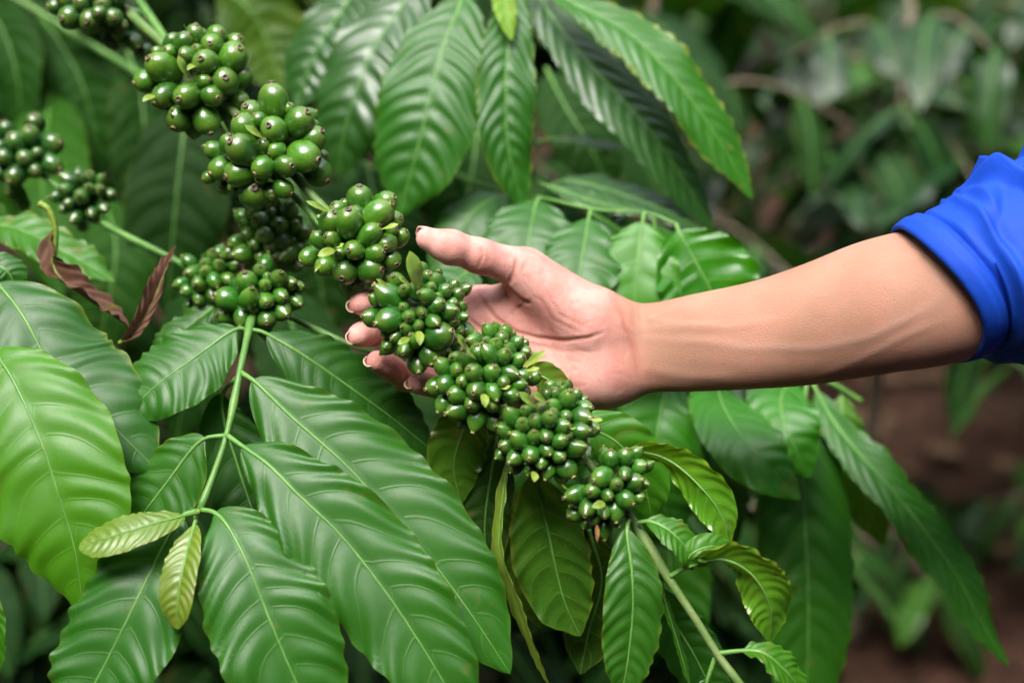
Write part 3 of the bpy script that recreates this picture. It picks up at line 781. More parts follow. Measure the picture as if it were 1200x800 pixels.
mbh = thing('coffee_branch', 'short coffee twig with small smooth leaves directly behind the thumb and wrist', 'branch', P(520, 200, 1.3))
stem(mbh, [(520, 200, 1.3), (600, 228, 1.14), (640, 233, 1.10), (700, 246, 1.075), (755, 249, 1.06), (792, 262, 1.05)], [.0022, .0017, .0012], material=M_SHOOT)
leaf(mbh, [(630, 166, 1.2), (655, 163, 1.19), (695, 168, 1.18), (735, 174, 1.18)], 17, (.1, .9, .5), DEEP, .3, nv=8, wave=.12)
leaf(mbh, [(638, 220, 1.16), (668, 212, 1.15), (730, 228, 1.14), (785, 250, 1.13), (826, 272, 1.13)], 32, (.15, .85, .6), (.02, .085, .03), .05, nv=9, mt=M_GLOSS, quilt=.07)
leaf(mbh, [(632, 215, 1.12), (655, 222, 1.115), (700, 238, 1.105), (758, 250, 1.10)], 15, (.1, .7, .7), (.03, .11, .03), .1, nv=8, mt=M_GLOSS)
leaf(mbh, [(690, 250, 1.09), (715, 262, 1.10), (745, 285, 1.11), (760, 310, 1.12)], 34, (.3, .75, .7), (.022, .09, .034), 0, nv=8, mt=M_GLOSS)
leaf(mbh, [(634, 232, 1.09), (628, 240, 1.08), (620, 280, 1.06), (612, 340, 1.05)], 52, (.0, .5, 1), (.025, .12, .034), 0, nv=6, quilt=.02, fold=.15, pf=.06)
leaf(mbh, [(692, 247, 1.07), (689, 262, 1.06), (681, 310, 1.04), (672, 370, 1.03)], 46, (.0, .45, 1), (.027, .13, .030), 0, nv=6, quilt=.02, fold=.15, pf=.1)
leaf(mbh, [(755, 249, 1.06), (752, 268, 1.05), (744, 340, 1.04), (738, 420, 1.04)], 54, (-.1, .30, 1), (.060, .215, .020), 0, nv=6, quilt=.02, fold=.2, pf=.1)
leaf(mbh, [(765, 252, 1.08), (772, 290, 1.08), (785, 350, 1.08), (795, 420, 1.08)], 46, (.2, .3, 1), (.03, .13, .02), 0, nv=6, quilt=.02, fold=.2, pf=.08)
leaf(mbh, [(792, 262, 1.05), (800, 280, 1.045), (831, 336, 1.04), (862, 400, 1.04)], 62, (-.3, .15, -1), (.072, .22, .016), 0, nv=6, quilt=.02, fold=.12, pf=.06)
leaf(mbh, [(600, 226, 1.14), (565, 240, 1.12), (535, 275, 1.11), (505, 325, 1.11)], 34, (-.1, .6, .9), (.022, .10, .034), 0, nv=6, quilt=.02, fold=.12, pf=.06)
leaf(mbh, [(560, 310, 1.09), (540, 325, 1.08), (520, 350, 1.07), (505, 385, 1.07)], 40, (-.1, .5, .9), (.022, .11, .034), 0, nv=6, quilt=.02, fold=.12, pf=.06)

# ================================================================== lower right hanging leaves
vb = thing('coffee_branch', 'coffee branch with large drooping leaves hanging below the forearm', 'branch', P(640, 380, 1.3))
stem(vb, [(640, 380, 1.3), (740, 430, 1.16), (850, 435, 1.13), (950, 440, 1.13), (1010, 470, 1.14)], [.0034, .003, .0022], material=M_SHOOT)
leaf(vb, [(950, 445, 1.13), (985, 505, 1.10), (1054, 584, 1.075), (1117, 667, 1.07), (1150, 728, 1.07), (1182, 780, 1.075)], 32, (.25, .5, .95), (.03, .135, .030), .12, nv=15, fold=.14, quilt=.07, wave=.15, pf=.05, a=.55, b=.6)
leaf(vb, [(945, 445, 1.13), (941, 520, 1.105), (942, 590, 1.095), (947, 690, 1.09), (946, 790, 1.095), (940, 880, 1.1)], 57, (.05, .4, 1), (.030, .135, .030), .1, nv=13, fold=.10, quilt=.07, wave=.04, pf=.06, a=.5, b=.62)
leaf(vb, [(835, 432, 1.11), (850, 480, 1.05), (885, 530, 1.015), (938, 585, 1.01)], 45, (.2, .2, 1), (.040, .190, .020), .2, nv=8, fold=.12, pf=.08)
leaf(vb, [(930, 438, 1.12), (915, 470, 1.08), (925, 510, 1.06), (950, 560, 1.06)], 42, (-.1, .3, 1), (.040, .190, .020), .1, nv=8, fold=.12, pf=.08)
leaf(vb, [(985, 455, 1.14), (990, 500, 1.13), (1010, 570, 1.13), (1036, 640, 1.13)], 30, (.55, .1, -1), OLIVE, .1, nv=9, fold=.05, pf=.05)
leaf(vb, [(870, 430, 1.14), (848, 465, 1.13), (835, 510, 1.12), (838, 570, 1.12), (862, 640, 1.13)], 52, (-.15, .75, .8), BLUE, .1, nv=9, fold=.12, quilt=.08, pf=.05, mt=M_GLOSS)
leaf(vb, [(745, 435, 1.14), (735, 470, 1.12), (728, 520, 1.11), (735, 590, 1.11)], 62, (.1, .4, 1), (.02, .10, .02), 0, nv=8, pf=.05)
leaf(vb, [(790, 432, 1.12), (775, 480, 1.09), (770, 550, 1.08), (790, 640, 1.085)], 55, (.1, .15, 1), (.040, .190, .020), 0, nv=8, pf=.05)
leaf(vb, [(800, 440, 1.13), (790, 560, 1.10), (785, 660, 1.09), (800, 790, 1.095)], 48, (-.3, .2, 1), (.035, .15, .018), 0, nv=8, pf=.3)
leaf(vb, [(690, 430, 1.18), (660, 480, 1.15), (650, 560, 1.14), (660, 640, 1.15)], 55, (-.1, .5, 1), DEEP, 0, nv=8, pf=.05)

# ================================================================== shaded leaves behind the left clusters
db = thing('coffee_branch', 'coffee branch with big dark shaded leaves behind the berry clusters', 'branch', P(-200, -60, 1.5))
stem(db, [(-200, -60, 1.5), (-40, -30, 1.4), (120, 60, 1.36), (240, 130, 1.32), (420, 190, 1.3), (560, 260, 1.3)], [.004, .003, .002], material=M_SHOOT)
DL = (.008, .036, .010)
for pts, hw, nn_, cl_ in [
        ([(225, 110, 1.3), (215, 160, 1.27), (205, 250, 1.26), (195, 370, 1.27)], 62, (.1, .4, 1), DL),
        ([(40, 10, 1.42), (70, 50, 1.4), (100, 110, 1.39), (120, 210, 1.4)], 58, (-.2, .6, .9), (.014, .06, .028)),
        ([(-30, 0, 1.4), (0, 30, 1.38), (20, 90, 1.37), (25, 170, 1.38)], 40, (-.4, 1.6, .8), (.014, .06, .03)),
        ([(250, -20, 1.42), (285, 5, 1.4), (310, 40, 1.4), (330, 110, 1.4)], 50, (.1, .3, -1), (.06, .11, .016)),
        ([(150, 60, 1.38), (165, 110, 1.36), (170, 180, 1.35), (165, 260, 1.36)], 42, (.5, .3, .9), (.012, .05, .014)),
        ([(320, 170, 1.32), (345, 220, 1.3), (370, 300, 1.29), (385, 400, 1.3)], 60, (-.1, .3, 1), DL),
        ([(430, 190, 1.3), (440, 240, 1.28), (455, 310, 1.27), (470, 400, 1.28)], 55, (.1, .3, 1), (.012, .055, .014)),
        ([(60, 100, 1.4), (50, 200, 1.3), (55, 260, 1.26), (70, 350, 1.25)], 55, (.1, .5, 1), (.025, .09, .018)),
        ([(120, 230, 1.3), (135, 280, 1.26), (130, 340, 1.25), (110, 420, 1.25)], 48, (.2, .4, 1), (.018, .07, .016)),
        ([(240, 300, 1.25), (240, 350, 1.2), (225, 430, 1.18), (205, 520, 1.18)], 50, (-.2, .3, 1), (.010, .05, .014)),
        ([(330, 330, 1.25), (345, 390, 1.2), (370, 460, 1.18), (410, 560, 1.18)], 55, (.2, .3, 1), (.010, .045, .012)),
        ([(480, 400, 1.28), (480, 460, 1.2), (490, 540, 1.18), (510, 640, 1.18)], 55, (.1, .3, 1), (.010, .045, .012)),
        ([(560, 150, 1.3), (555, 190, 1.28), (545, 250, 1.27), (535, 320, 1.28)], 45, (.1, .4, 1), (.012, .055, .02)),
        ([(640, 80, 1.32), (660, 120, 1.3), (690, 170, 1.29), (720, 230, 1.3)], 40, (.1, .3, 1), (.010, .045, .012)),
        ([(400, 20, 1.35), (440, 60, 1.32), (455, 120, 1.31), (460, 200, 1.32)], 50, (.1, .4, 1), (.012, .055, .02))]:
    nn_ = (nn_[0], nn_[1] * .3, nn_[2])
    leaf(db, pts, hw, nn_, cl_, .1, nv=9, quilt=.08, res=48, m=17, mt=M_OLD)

# ================================================================== hand and forearm
def surface_nets(f, lo, h):
    s = f < 0
    nx, ny, nz = f.shape
    cnt = np.zeros((nx - 1, ny - 1, nz - 1), np.int8)
    for i in (0, 1):
        for j in (0, 1):
            for k in (0, 1):
                cnt += s[i:nx - 1 + i, j:ny - 1 + j, k:nz - 1 + k]
    act = (cnt > 0) & (cnt < 8)
    idx = np.argwhere(act)
    vid = -np.ones(act.shape, np.int64)
    vid[act] = np.arange(len(idx))
    acc = np.zeros((len(idx), 3))
    num = np.zeros(len(idx))
    cr = [(i, j, k) for i in (0, 1) for j in (0, 1) for k in (0, 1)]
    for a in cr:
        for ax in range(3):
            if a[ax]:
                continue
            b = list(a)
            b[ax] = 1
            fa = f[idx[:, 0] + a[0], idx[:, 1] + a[1], idx[:, 2] + a[2]]
            fb = f[idx[:, 0] + b[0], idx[:, 1] + b[1], idx[:, 2] + b[2]]
            m = (fa < 0) != (fb < 0)
            t = np.where(m, fa / np.where(m, fa - fb, 1), 0)
            p = np.tile(np.array(a, float), (len(idx), 1))
            p[:, ax] += t
            acc[m] += p[m]
            num[m] += 1
    v = lo + (idx + acc / num[:, None]) * h
    faces = []
    for ax in range(3):
        o = [a for a in range(3) if a != ax]
        sl0 = [slice(1, -1)] * 3
        sl1 = [slice(1, -1)] * 3
        sl0[ax] = slice(0, f.shape[ax] - 1)
        sl1[ax] = slice(1, f.shape[ax])
        e = s[tuple(sl0)] != s[tuple(sl1)]
        q = np.argwhere(e)
        inside = s[tuple(sl0)][e]
        for d in o:
            q[:, d] += 1
        ring = []
        for da, db in ((1, 1), (0, 1), (0, 0), (1, 0)):
            c = q.copy()
            c[:, o[0]] -= da
            c[:, o[1]] -= db
            ring.append(vid[c[:, 0], c[:, 1], c[:, 2]])
        fc = np.stack(ring, 1)
        flip = inside if ax != 1 else ~inside
        fc[~flip] = fc[~flip][:, ::-1]
        faces.append(fc)
    return v, np.vstack(faces)


def smin(a, b, k):
    hh = np.maximum(k - np.abs(a - b), 0) / k
    return np.minimum(a, b) - hh * hh * k * 0.25


def cs(u, v, d):             # pixel + distance -> camera-space metres (right, up, away)
    return np.array([(u - 600) * K * d, -(v - 400) * K * d, d])


def polydist(u, v, line):
    best = np.full(u.shape, 1e9, np.float32)
    tb = np.zeros(u.shape, np.float32)
    n = len(line) - 1
    for i in range(n):
        ax, ay = line[i]
        bx, by = line[i + 1]
        dx, dy = bx - ax, by - ay
        t = np.clip(((u - ax) * dx + (v - ay) * dy) / (dx * dx + dy * dy), 0, 1)
        dd = np.hypot(u - ax - t * dx, v - ay - t * dy)
        m = dd < best
        best = np.where(m, dd, best)
        tb = np.where(m, (i + t) / n, tb)
    return best, tb


FINGERS = {   # joints base -> tip with radii
    'index': ([(566, 358, .955), (500, 351, .968), (446, 350, .940), (421, 356, .910)], [.0112, .0095, .0086, .0070]),
    'middle': ([(550, 388, .962), (478, 386, .972), (436, 388, .942), (420, 393, .909)], [.0112, .0098, .0090, .0074]),
    'ring': ([(566, 424, .962), (516, 450, .972), (476, 442, .938), (442, 423, .908)], [.0108, .0094, .0088, .0070]),
    'little': ([(592, 452, .958), (555, 470, .955), (520, 455, .922), (488, 448, .900)], [.0100, .0082, .0074, .0060]),
}
THUMB = ([(700, 382, .945), (614, 315, .930), (562, 300, .916), (501, 280, .902)], [.0165, .0128, .0108, .0075])
ARM = [(720, 410, 50, .945, .55), (748, 409, 53, .941, .58), (775, 406, 53, .936, .62), (810, 402, 57, .93, .68), (880, 393, 63, .915, .80), (940, 381, 71, .902, .88), (1000, 365, 79, .888, .92), (1050, 354, 82, .878, .92), (1110, 343, 84, .868, .90), (1200, 322, 84, .868, .88)]


def make_person():
    root = thing('person', 'bare forearm in rolled blue sleeve with open palm cradling green berry clusters', 'person', P(1180, 330, .85))
    h = 0.00115
    lo = np.array([-0.122, -0.062, 0.795])
    hi = np.array([0.318, 0.086, 0.998])
    nn = np.ceil((hi - lo) / h).astype(int)
    ax = [lo[i] + np.arange(nn[i]) * h for i in range(3)]
    X, Y, Z = [a.astype(np.float32) for a in np.meshgrid(*ax, indexing='ij')]
    shape = X.shape

    def cone(a, b, ra, rb, sq=1.0):
        """rounded tapered bone, evaluated near itself only"""
        m = 0.03
        lo_, hi_ = np.minimum(a, b) - max(ra, rb) - m, np.maximum(a, b) + max(ra, rb) + m
        i0 = np.clip(((lo_ - lo) / h).astype(int), 0, nn)
        i1 = np.clip(((hi_ - lo) / h).astype(int) + 1, 0, nn)
        sl = tuple(slice(i0[k], i1[k]) for k in range(3))
        x, y, z = X[sl] - a[0], Y[sl] - a[1], Z[sl] - a[2]
        ab = b - a
        t = np.clip((x * ab[0] + y * ab[1] + z * ab[2]) / ab.dot(ab), 0, 1)
        dd = np.sqrt((x - t * ab[0]) ** 2 + (y - t * ab[1]) ** 2 + ((z - t * ab[2]) / sq) ** 2) - (ra + t * (rb - ra))
        return sl, dd

    def add(f, c, k):
        sl, dd = c
        f[sl] = smin(f[sl], dd, k)

    FAR = 0.05
    palm = np.full(shape, FAR, np.float32)
    # forearm: elliptical section that changes along x
    ar = np.array([[*cs(u, v, d), hp * K * d, hp * K * d * b] for u, v, hp, d, b in ARM])
    ar = spline(ar, 200)
    xs = ax[0]
    cy, cz, aa, bb = [np.interp(xs, ar[:, 0], ar[:, k]).astype(np.float32)[:, None, None] for k in (1, 2, 3, 4)]
    ell = (np.sqrt(((Y - cy) / aa) ** 2 + ((Z - cz) / bb) ** 2) - 1) * np.minimum(aa, bb)
    x_start = ar[0, 0]
    ell = np.maximum(ell, (x_start - X))
    palm = np.minimum(palm, ell)
    W = {'index': (715, 388, .945), 'middle': (722, 400, .947), 'ring': (722, 418, .947), 'little': (715, 432, .946)}
    for nm, (j, r) in FINGERS.items():
        add(palm, cone(cs(*W[nm]), cs(*j[0]), .0150, .0125 if nm != 'little' else .0115), .016)
    # thenar and hypothenar pads, heel
    add(palm, cone(cs(624, 330, .934), cs(690, 374, .936), .0150, .0205), .014)
    add(palm, cone(cs(700, 384, .938), cs(712, 388, .938), .0185, .0165), .014)
    add(palm, cone(cs(704, 437, .944), cs(620, 452, .955), .0195, .0135), .016)
    add(palm, cone(cs(716, 432, .944), cs(690, 440, .944), .0185, .019), .012)
    add(palm, cone(cs(585, 372, .953), cs(588, 440, .956), .0125, .0125), .014)
    total = palm.copy()
    # thumb
    tj, tr = THUMB
    tp = [cs(*q) for q in tj]
    th = np.full(shape, FAR, np.float32)
    add(th, cone(tp[0], tp[1], tr[0], tr[1]), .004)
    add(th, cone(tp[1], tp[2], tr[1] * 1.0, tr[2]), .006)
    add(th, cone(tp[2], tp[2] * .45 + tp[3] * .55, tr[2] * 1.0, .0104), .005)
    add(th, cone(tp[2] * .45 + tp[3] * .55, tp[3], .0104, tr[3]), .004)
    pad = tp[2] * .42 + tp[3] * .58 + np.array([0, -.0022, -.003])
    add(th, cone(pad, pad + (tp[3] - tp[2]) * .12, .0086, .0078), .006)
    total = np.minimum(total, smin(palm, th, .012))
    # web between thumb and index
    web = np.full(shape, FAR, np.float32)
    add(web, cone(cs(612, 338, .945), cs(592, 352, .953), .0075, .0085), .01)
    total = smin(total, web, .012)
    for nm, (j, r) in FINGERS.items():
        p = [cs(*q) for q in j]
        f = np.full(shape, FAR, np.float32)
        for i in range(3):
            add(f, cone(p[i], p[i + 1], r[i], r[i + 1]), .005)
        # soft pads between the joints
        away = np.array([0, 0, -1.0])
        for i in range(3):
            dirn = nrm(p[i + 1] - p[i])
            vol = np.array([1.0, 0.1, -0.6])
            vol = nrm(vol - dirn * vol.dot(dirn))
            q = p[i] * .5 + p[i + 1] * .5 + vol * r[i + 1] * .28
            if i == 2:
                q = p[i] * .35 + p[i + 1] * .65 + vol * r[3] * .32
            add(f, cone(q - dirn * .004, q + dirn * .004, r[i + 1] * .92, r[i + 1] * .90), .006)
        total = np.minimum(total, smin(palm, f, .009))
    v, fc = surface_nets(total, lo, h)
    # smooth once along the surface, then lines of the hand pressed in
    ed = np.vstack([fc[:, [0, 1]], fc[:, [1, 2]], fc[:, [2, 3]], fc[:, [3, 0]]])
    for it in range(4):
        acc = np.zeros_like(v)
        cn = np.zeros(len(v))
        for k in range(3):
            acc[:, k] = np.bincount(ed[:, 0], v[ed[:, 1], k], len(v)) + np.bincount(ed[:, 1], v[ed[:, 0], k], len(v))
        cn = np.bincount(ed[:, 0], minlength=len(v)) + np.bincount(ed[:, 1], minlength=len(v))
        v = v * .45 + .55 * acc / np.maximum(cn, 1)[:, None]
    # normals
    fn = np.cross(v[fc[:, 2]] - v[fc[:, 0]], v[fc[:, 3]] - v[fc[:, 1]])
    vn = np.zeros_like(v)
    for c in range(4):
        for k in range(3):
            vn[:, k] += np.bincount(fc[:, c], fn[:, k], len(v))
    vn = nrm(vn)
    if np.mean(np.sum(vn * (v - np.array([.02, -.0, .945])), 1)) < 0:
        fc = fc[:, ::-1]
        vn = -vn
    uu = v[:, 0] / (K * v[:, 2]) + 600
    vv = 400 - v[:, 1] / (K * v[:, 2])
    front = np.clip(-vn[:, 2] * 2 + .2, 0, 1)
    crease = np.zeros(len(v))
    lines = [   # polyline, width px, depth mm
        ([(560, 344), (570, 358), (583, 374), (602, 388), (630, 396), (662, 399), (690, 396), (706, 390)], 2.6, 1.3),
        ([(594, 336), (602, 345), (613, 353), (622, 356)], 2.6, 1.5),
        ([(548, 372), (572, 392), (600, 408), (640, 420)], 2.2, .8),
        ([(556, 402), (590, 416), (620, 436)], 2.2, .7),
        ([(722, 352), (729, 366), (734, 384), (742, 405), (747, 425), (748, 444)], 4.0, .8),
        ([(731, 362), (738, 378), (744, 384)], 3, .5),
        ([(562, 288), (566, 300), (560, 314)], 2.0, .7),
        ([(570, 294), (572, 304), (567, 312)], 1.8, .3),
        ([(606, 302), (603, 318), (596, 333)], 2.6, 1.0),
        ([(618, 306), (611, 318), (604, 328)], 2.2, .35),
        ([(640, 340), (655, 368), (690, 385)], 2.2, .3),
        ([(630, 345), (648, 375), (680, 390)], 2.2, .3),
        ([(612, 400), (660, 412), (700, 412)], 2.2, .35),
        ([(620, 352), (600, 366), (588, 376)], 1.8, .5),
        ([(470, 425), (476, 440), (474, 455)], 2.2, .6),
        ([(508, 437), (512, 448), (508, 460)], 2.0, .5),
        ([(443, 342), (446, 356), (443, 370)], 2.0, .5), ([(444, 380), (447, 393), (443, 408)], 2.0, .5),
    ]
    for q in range(70):          # fine criss-cross lines of the palm
        a = rng.uniform(0, 1, 2)
        px, py = 560 + 170 * a[0], 345 + 120 * a[1]
        an = rng.normal(.25 if rng.random() < .5 else -.9, .35)
        ln_ = rng.uniform(8, 26)
        lines.append(([(px, py), (px + ln_ * .5 * math.cos(an), py + ln_ * .5 * math.sin(an) + rng.normal(0, 1.5)), (px + ln_ * math.cos(an), py + ln_ * math.sin(an))], 1.7, rng.uniform(.12, .3)))
    for q in range(46):          # and of the thumb and finger pads
        px, py = (rng.uniform(510, 620), rng.uniform(280, 330)) if q < 26 else (rng.uniform(418, 470), rng.uniform(345, 445))
        an = rng.normal(1.35, .3)
        ln_ = rng.uniform(5, 12)
        lines.append(([(px, py), (px + ln_ * math.cos(an), py + ln_ * math.sin(an))], 1.6, rng.uniform(.08, .2)))
    disp = np.zeros(len(v))
    for ln, wpx, dep in lines:
        dd, tb = polydist(uu, vv, ln)
        fade = np.clip(np.minimum(tb, 1 - tb) * 6 + .25, 0, 1)
        g = np.exp(-(dd / wpx) ** 2) * fade * front
        disp -= g * dep * .001
        disp += np.exp(-(dd / (wpx * 3)) ** 2) * fade * front * dep * .00022
        crease = np.maximum(crease, g * min(1, dep))
    vein = np.zeros(len(v))
    ridges = [   # tendons and veins of the forearm
        ([(738, 384), (790, 384), (850, 384), (930, 372)], 6, .5, 0),
        ([(742, 396), (800, 400), (860, 402)], 6, .35, 0),
        ([(752, 378), (775, 366), (815, 352)], 5, .7, .4),
        ([(790, 395), (870, 408), (960, 408), (1020, 395), (1075, 368), (1120, 340)], 6, .45, .8),
        ([(940, 450), (1000, 425), (1060, 395), (1110, 372)], 5, .35, .7),
        ([(750, 372), (800, 380), (850, 380)], 4, .35, .5),
        ([(745, 430), (800, 440), (870, 444)], 7, .5, .3),
    ]
    for ln, wpx, dep, vc in ridges:
        dd, tb = polydist(uu, vv, ln)
        fade = np.clip(np.minimum(tb, 1 - tb) * 5, 0, 1)
        g = np.exp(-(dd / wpx) ** 2) * fade * front
        disp += g * dep * .001
        vein = np.maximum(vein, g * vc)
    v = v + vn * disp[:, None]
    x01 = np.clip((765 - uu) / 70 + (vv - 400) * .004, 0, 1)
    palmness = x01 * x01 * (3 - 2 * x01) * np.clip(.35 + .65 * front + .2, 0, 1)
    tips = np.clip((460 - uu) / 40, 0, 1) * .2
    world = C_ + v[:, 0:1] * R_ + v[:, 1:2] * U_ + v[:, 2:3] * F_
    o0 = P(1180, 330, .85)
    # v is (right, up, away): mirror-handed, so turn the faces round
    arm = obj('arm', mesh('arm', world - o0, fc, M_SKIN, attrs={'palm': palmness + tips, 'crease': crease, 'vein': vein}), o0, root)
    arm['label'] = 'bare forearm and open hand, palm up, thumb stretched out'
    me = arm.data
    # make sure normals point outwards
    # nails
    def nail(j, r, hint, wdt, ln, over=.0010):
        a, b = cs(*j[-2]), cs(*j[-1])
        dr = nrm(b - a)
        hn = np.array(hint, float)
        up = nrm(hn - dr * hn.dot(dr))
        sd = np.cross(dr, up)
        rr = r[-1] * 1.03
        g1, g2 = np.linspace(-1, 1, 13), np.linspace(0, 1, 13)
        vs = []
        for lay in (0, 1):
            for q in g2:
                for s in g1:
                    ang = s * .95
                    e = b + dr * (rr * .96 + over - ln * (1 - q)) - dr * (s * s * .0018 * q + .0009 * q)
                    rad = rr * (1.0 - .16 * q * q) + (.0003 if lay else -.0006) - .0014 * abs(s) ** 3
                    vs.append(e + up * (math.cos(ang) * rad) + sd * (math.sin(ang) * rad * wdt))
        vs = np.array(vs)
        n = 13
        f = [[*q] for q in grid_faces(n, n)] + [[x + n * n for x in q[::-1]] for q in grid_faces(n, n)]
        bd = [i for i in range(n)] + [i * n + n - 1 for i in range(1, n)] + [n * n - 1 - i for i in range(1, n)] + [(n - 1 - i) * n for i in range(1, n - 1)]
        for i in range(len(bd)):
            p, q = bd[i], bd[(i + 1) % len(bd)]
            f.append([int(p), int(q), int(q + n * n), int(p + n * n)])
        wv = C_ + vs[:, 0:1] * R_ + vs[:, 1:2] * U_ + vs[:, 2:3] * F_
        obj('nail', mesh('nail', wv - o0, [list(map(int, q)) for q in f], M_NAIL), o0, arm)
    nail(*FINGERS['index'], (-1, -.30, .25), 1.0, .012)
    nail(*FINGERS['middle'], (-1, -.25, .25), 1.0, .012)
    nail(*FINGERS['ring'], (-1, -.65, .3), 1.0, .012)
    nail(*FINGERS['little'], (-.6, -.6, .5), 1.0, .010)
    nail(*THUMB, (-.1, .85, .5), 1.05, .014)

    # sleeve: tube with a turned-up cuff and bunched folds
    ns, nt_ = 220, 160
    cen = spline([cs(1088, 345, .868), cs(1122, 330, .866), cs(1200, 306, .866), cs(1330, 240, .87), cs(1520, 120, .86), cs(1640, 40, .86)], ns)
    tt = np.linspace(0, 1, ns)
    av = np.interp(tt, [0, .04, .07, .12, .2, .3, .5, 1], [87, 89, 92, 106, 116, 120, 122, 135]) * K * .87
    T = nrm(np.gradient(cen, axis=0))
    T[:16] = nrm(np.array([.90, .435, .03]))
    away = np.array([0, 0, 1.0])
    B = nrm(away - T * (T @ away)[:, None])
    A = np.cross(B, T)
    A = A * np.sign(A[:, 1:2])
    th = np.linspace(0, 2 * np.pi, nt_, endpoint=False)
    V = np.zeros((ns, nt_, 3))
    for i in range(ns):
        t = tt[i]
        s_, c_ = np.sin(th), np.cos(th)     # c_: up, s_: away from viewer
        on = np.clip((t - .055) / .05, 0, 1)
        ridge = lambda x: 1 - np.abs(np.sin(np.pi * x)) ** .8 * 1.5
        fold = .0030 * ridge(t * 34 + .25 * np.sin(th + .5)) * np.exp(-((t - .085) / .03) ** 2)
        fold = fold + .0075 * ridge(t * 7.5 + .55 * np.sin(th + 2.3) + .12 * np.sin(2 * th + .5)) * on * np.exp(-((t - .2) / .22) ** 2)
        fold = fold + .0045 * np.sin(2 * np.pi * (t * 5.2 - .75 * np.sin(th + .9) + .15 * np.sin(3 * th))) * on
        fold = fold + .0018 * np.sin(2 * np.pi * (t * 11 + .9 * np.sin(th - .5)) + 2 * np.sin(3 * th)) * on
        fold = np.maximum(fold, -.002 - .02 * max(0, t - .12))
        cuff = .0022 * max(0, 1 - abs(t - .026) / .026) ** .3 if t < .052 else 0
        seam = -.0035 * math.exp(-((t - .056) / .006) ** 2) - .0010 * math.exp(-((t - .036) / .004) ** 2)
        rr_ = av[i] * (1 + .02 * np.sin(2 * th + 4 * t)) + fold + cuff + seam
        shift = (-.005 * s_ + .004 * np.sin(2 * th)) * max(0, 1 - t / .35)
        V[i] = cen[i] + (rr_ * c_)[:, None] * A[i] + (rr_ * 1.10 * s_)[:, None] * B[i] + shift[:, None] * T[i]
    # turn the hem inwards
    hem = [V[0] + (cen[0] - V[0]) * q + T[0] * e for q, e in ((.10, .010), (.07, .004), (.035, .0008))]
    V = np.vstack([np.array(hem), V]).reshape(-1, 3)
    wv = C_ + V[:, 0:1] * R_ + V[:, 1:2] * U_ + V[:, 2:3] * F_
    sl = obj('sleeve', mesh('sleeve', wv - o0, grid_faces(ns + 3, nt_, True), M_CLOTH), o0, root)
    sl['label'] = 'bright blue cloth sleeve pushed up in folds at the elbow'

    # the rest of the figure, standing to the right of the view and turned to the plant
    def blob(name, bones, k, material, vox, parent, label=None, cut=()):
        pts = np.array([q[i] for q in bones for i in (0, 1)])
        rad = max(max(q[2], q[3]) for q in bones)
        l_ = pts.min(0) - rad - .04
        h_ = pts.max(0) + rad + .04
        n_ = np.ceil((h_ - l_) / vox).astype(int)
        G = np.stack(np.meshgrid(*[l_[a] + np.arange(n_[a]) * vox for a in range(3)], indexing='ij'), -1).astype(np.float32)

        def dist(a, b, ra, rb, sx=(1, 1, 1)):
            a, b = np.array(a, float), np.array(b, float)
            ab = b - a
            t_ = np.clip(((G - a) @ ab) / max(ab @ ab, 1e-9), 0, 1)
            return np.linalg.norm((G - a - t_[..., None] * ab) / np.array(sx), axis=-1) - (ra + t_ * (rb - ra))
        f_ = None
        for q in bones:
            d_ = dist(*q)
            f_ = d_ if f_ is None else smin(f_, d_, k)
        for q in cut:
            f_ = np.maximum(f_, -dist(*q))
        vv_, ff_ = surface_nets(f_, l_, vox)
        ln_ = len(vv_)
        z_ = np.zeros(ln_)
        o_ = obj(name, mesh(name, vv_ - o0, ff_, material, attrs={'palm': z_, 'crease': z_, 'vein': z_}), o0, parent)
        if label:
            o_['label'] = label
        return o_
    tx, ty = .66, .68
    e_ = C_ + cen[-1][0] * R_ + cen[-1][1] * U_ + cen[-1][2] * F_       # end of the sleeve = right shoulder
    zs = e_[2]
    blob('shirt', [((tx, ty, .82), (tx + .01, ty, zs - .08), .135, .145, (.85, 1.15, 1)), ((e_[0], e_[1] + .0, zs - .01), (tx, ty, zs + .02), .07, .085), ((tx, ty, zs + .02), (tx, ty - .2, zs - .02), .085, .07), ((tx, ty - .2, zs - .03), (tx + .03, ty - .27, zs - .30), .065, .055), ((tx, ty, zs), (tx, ty, zs + .07), .075, .062)], .05, M_CLOTH, .009, root)
    M_TROUS = simple('dark_trousers', (0.03, 0.03, 0.035), (0.05, 0.05, 0.055), 20, 0.85)
    blob('trousers', [((tx, ty, .86), (tx, ty, .78), .125, .135, (.9, 1.1, 1)), ((tx, ty + .09, .76), (tx + .02, ty + .11, .42), .085, .062), ((tx + .02, ty + .11, .42), (tx + .04, ty + .12, .06), .062, .052), ((tx, ty - .09, .76), (tx - .02, ty - .11, .42), .085, .062), ((tx - .02, ty - .11, .42), (tx, ty - .12, .06), .062, .052)], .03, M_TROUS, .010, root)
    for q in (.12, -.12):
        blob('shoe', [((tx + .04, ty + q, .045), (tx - .14, ty + q, .035), .042, .034)], .02, M_TROUS, .006, root)
    hz = zs + .20
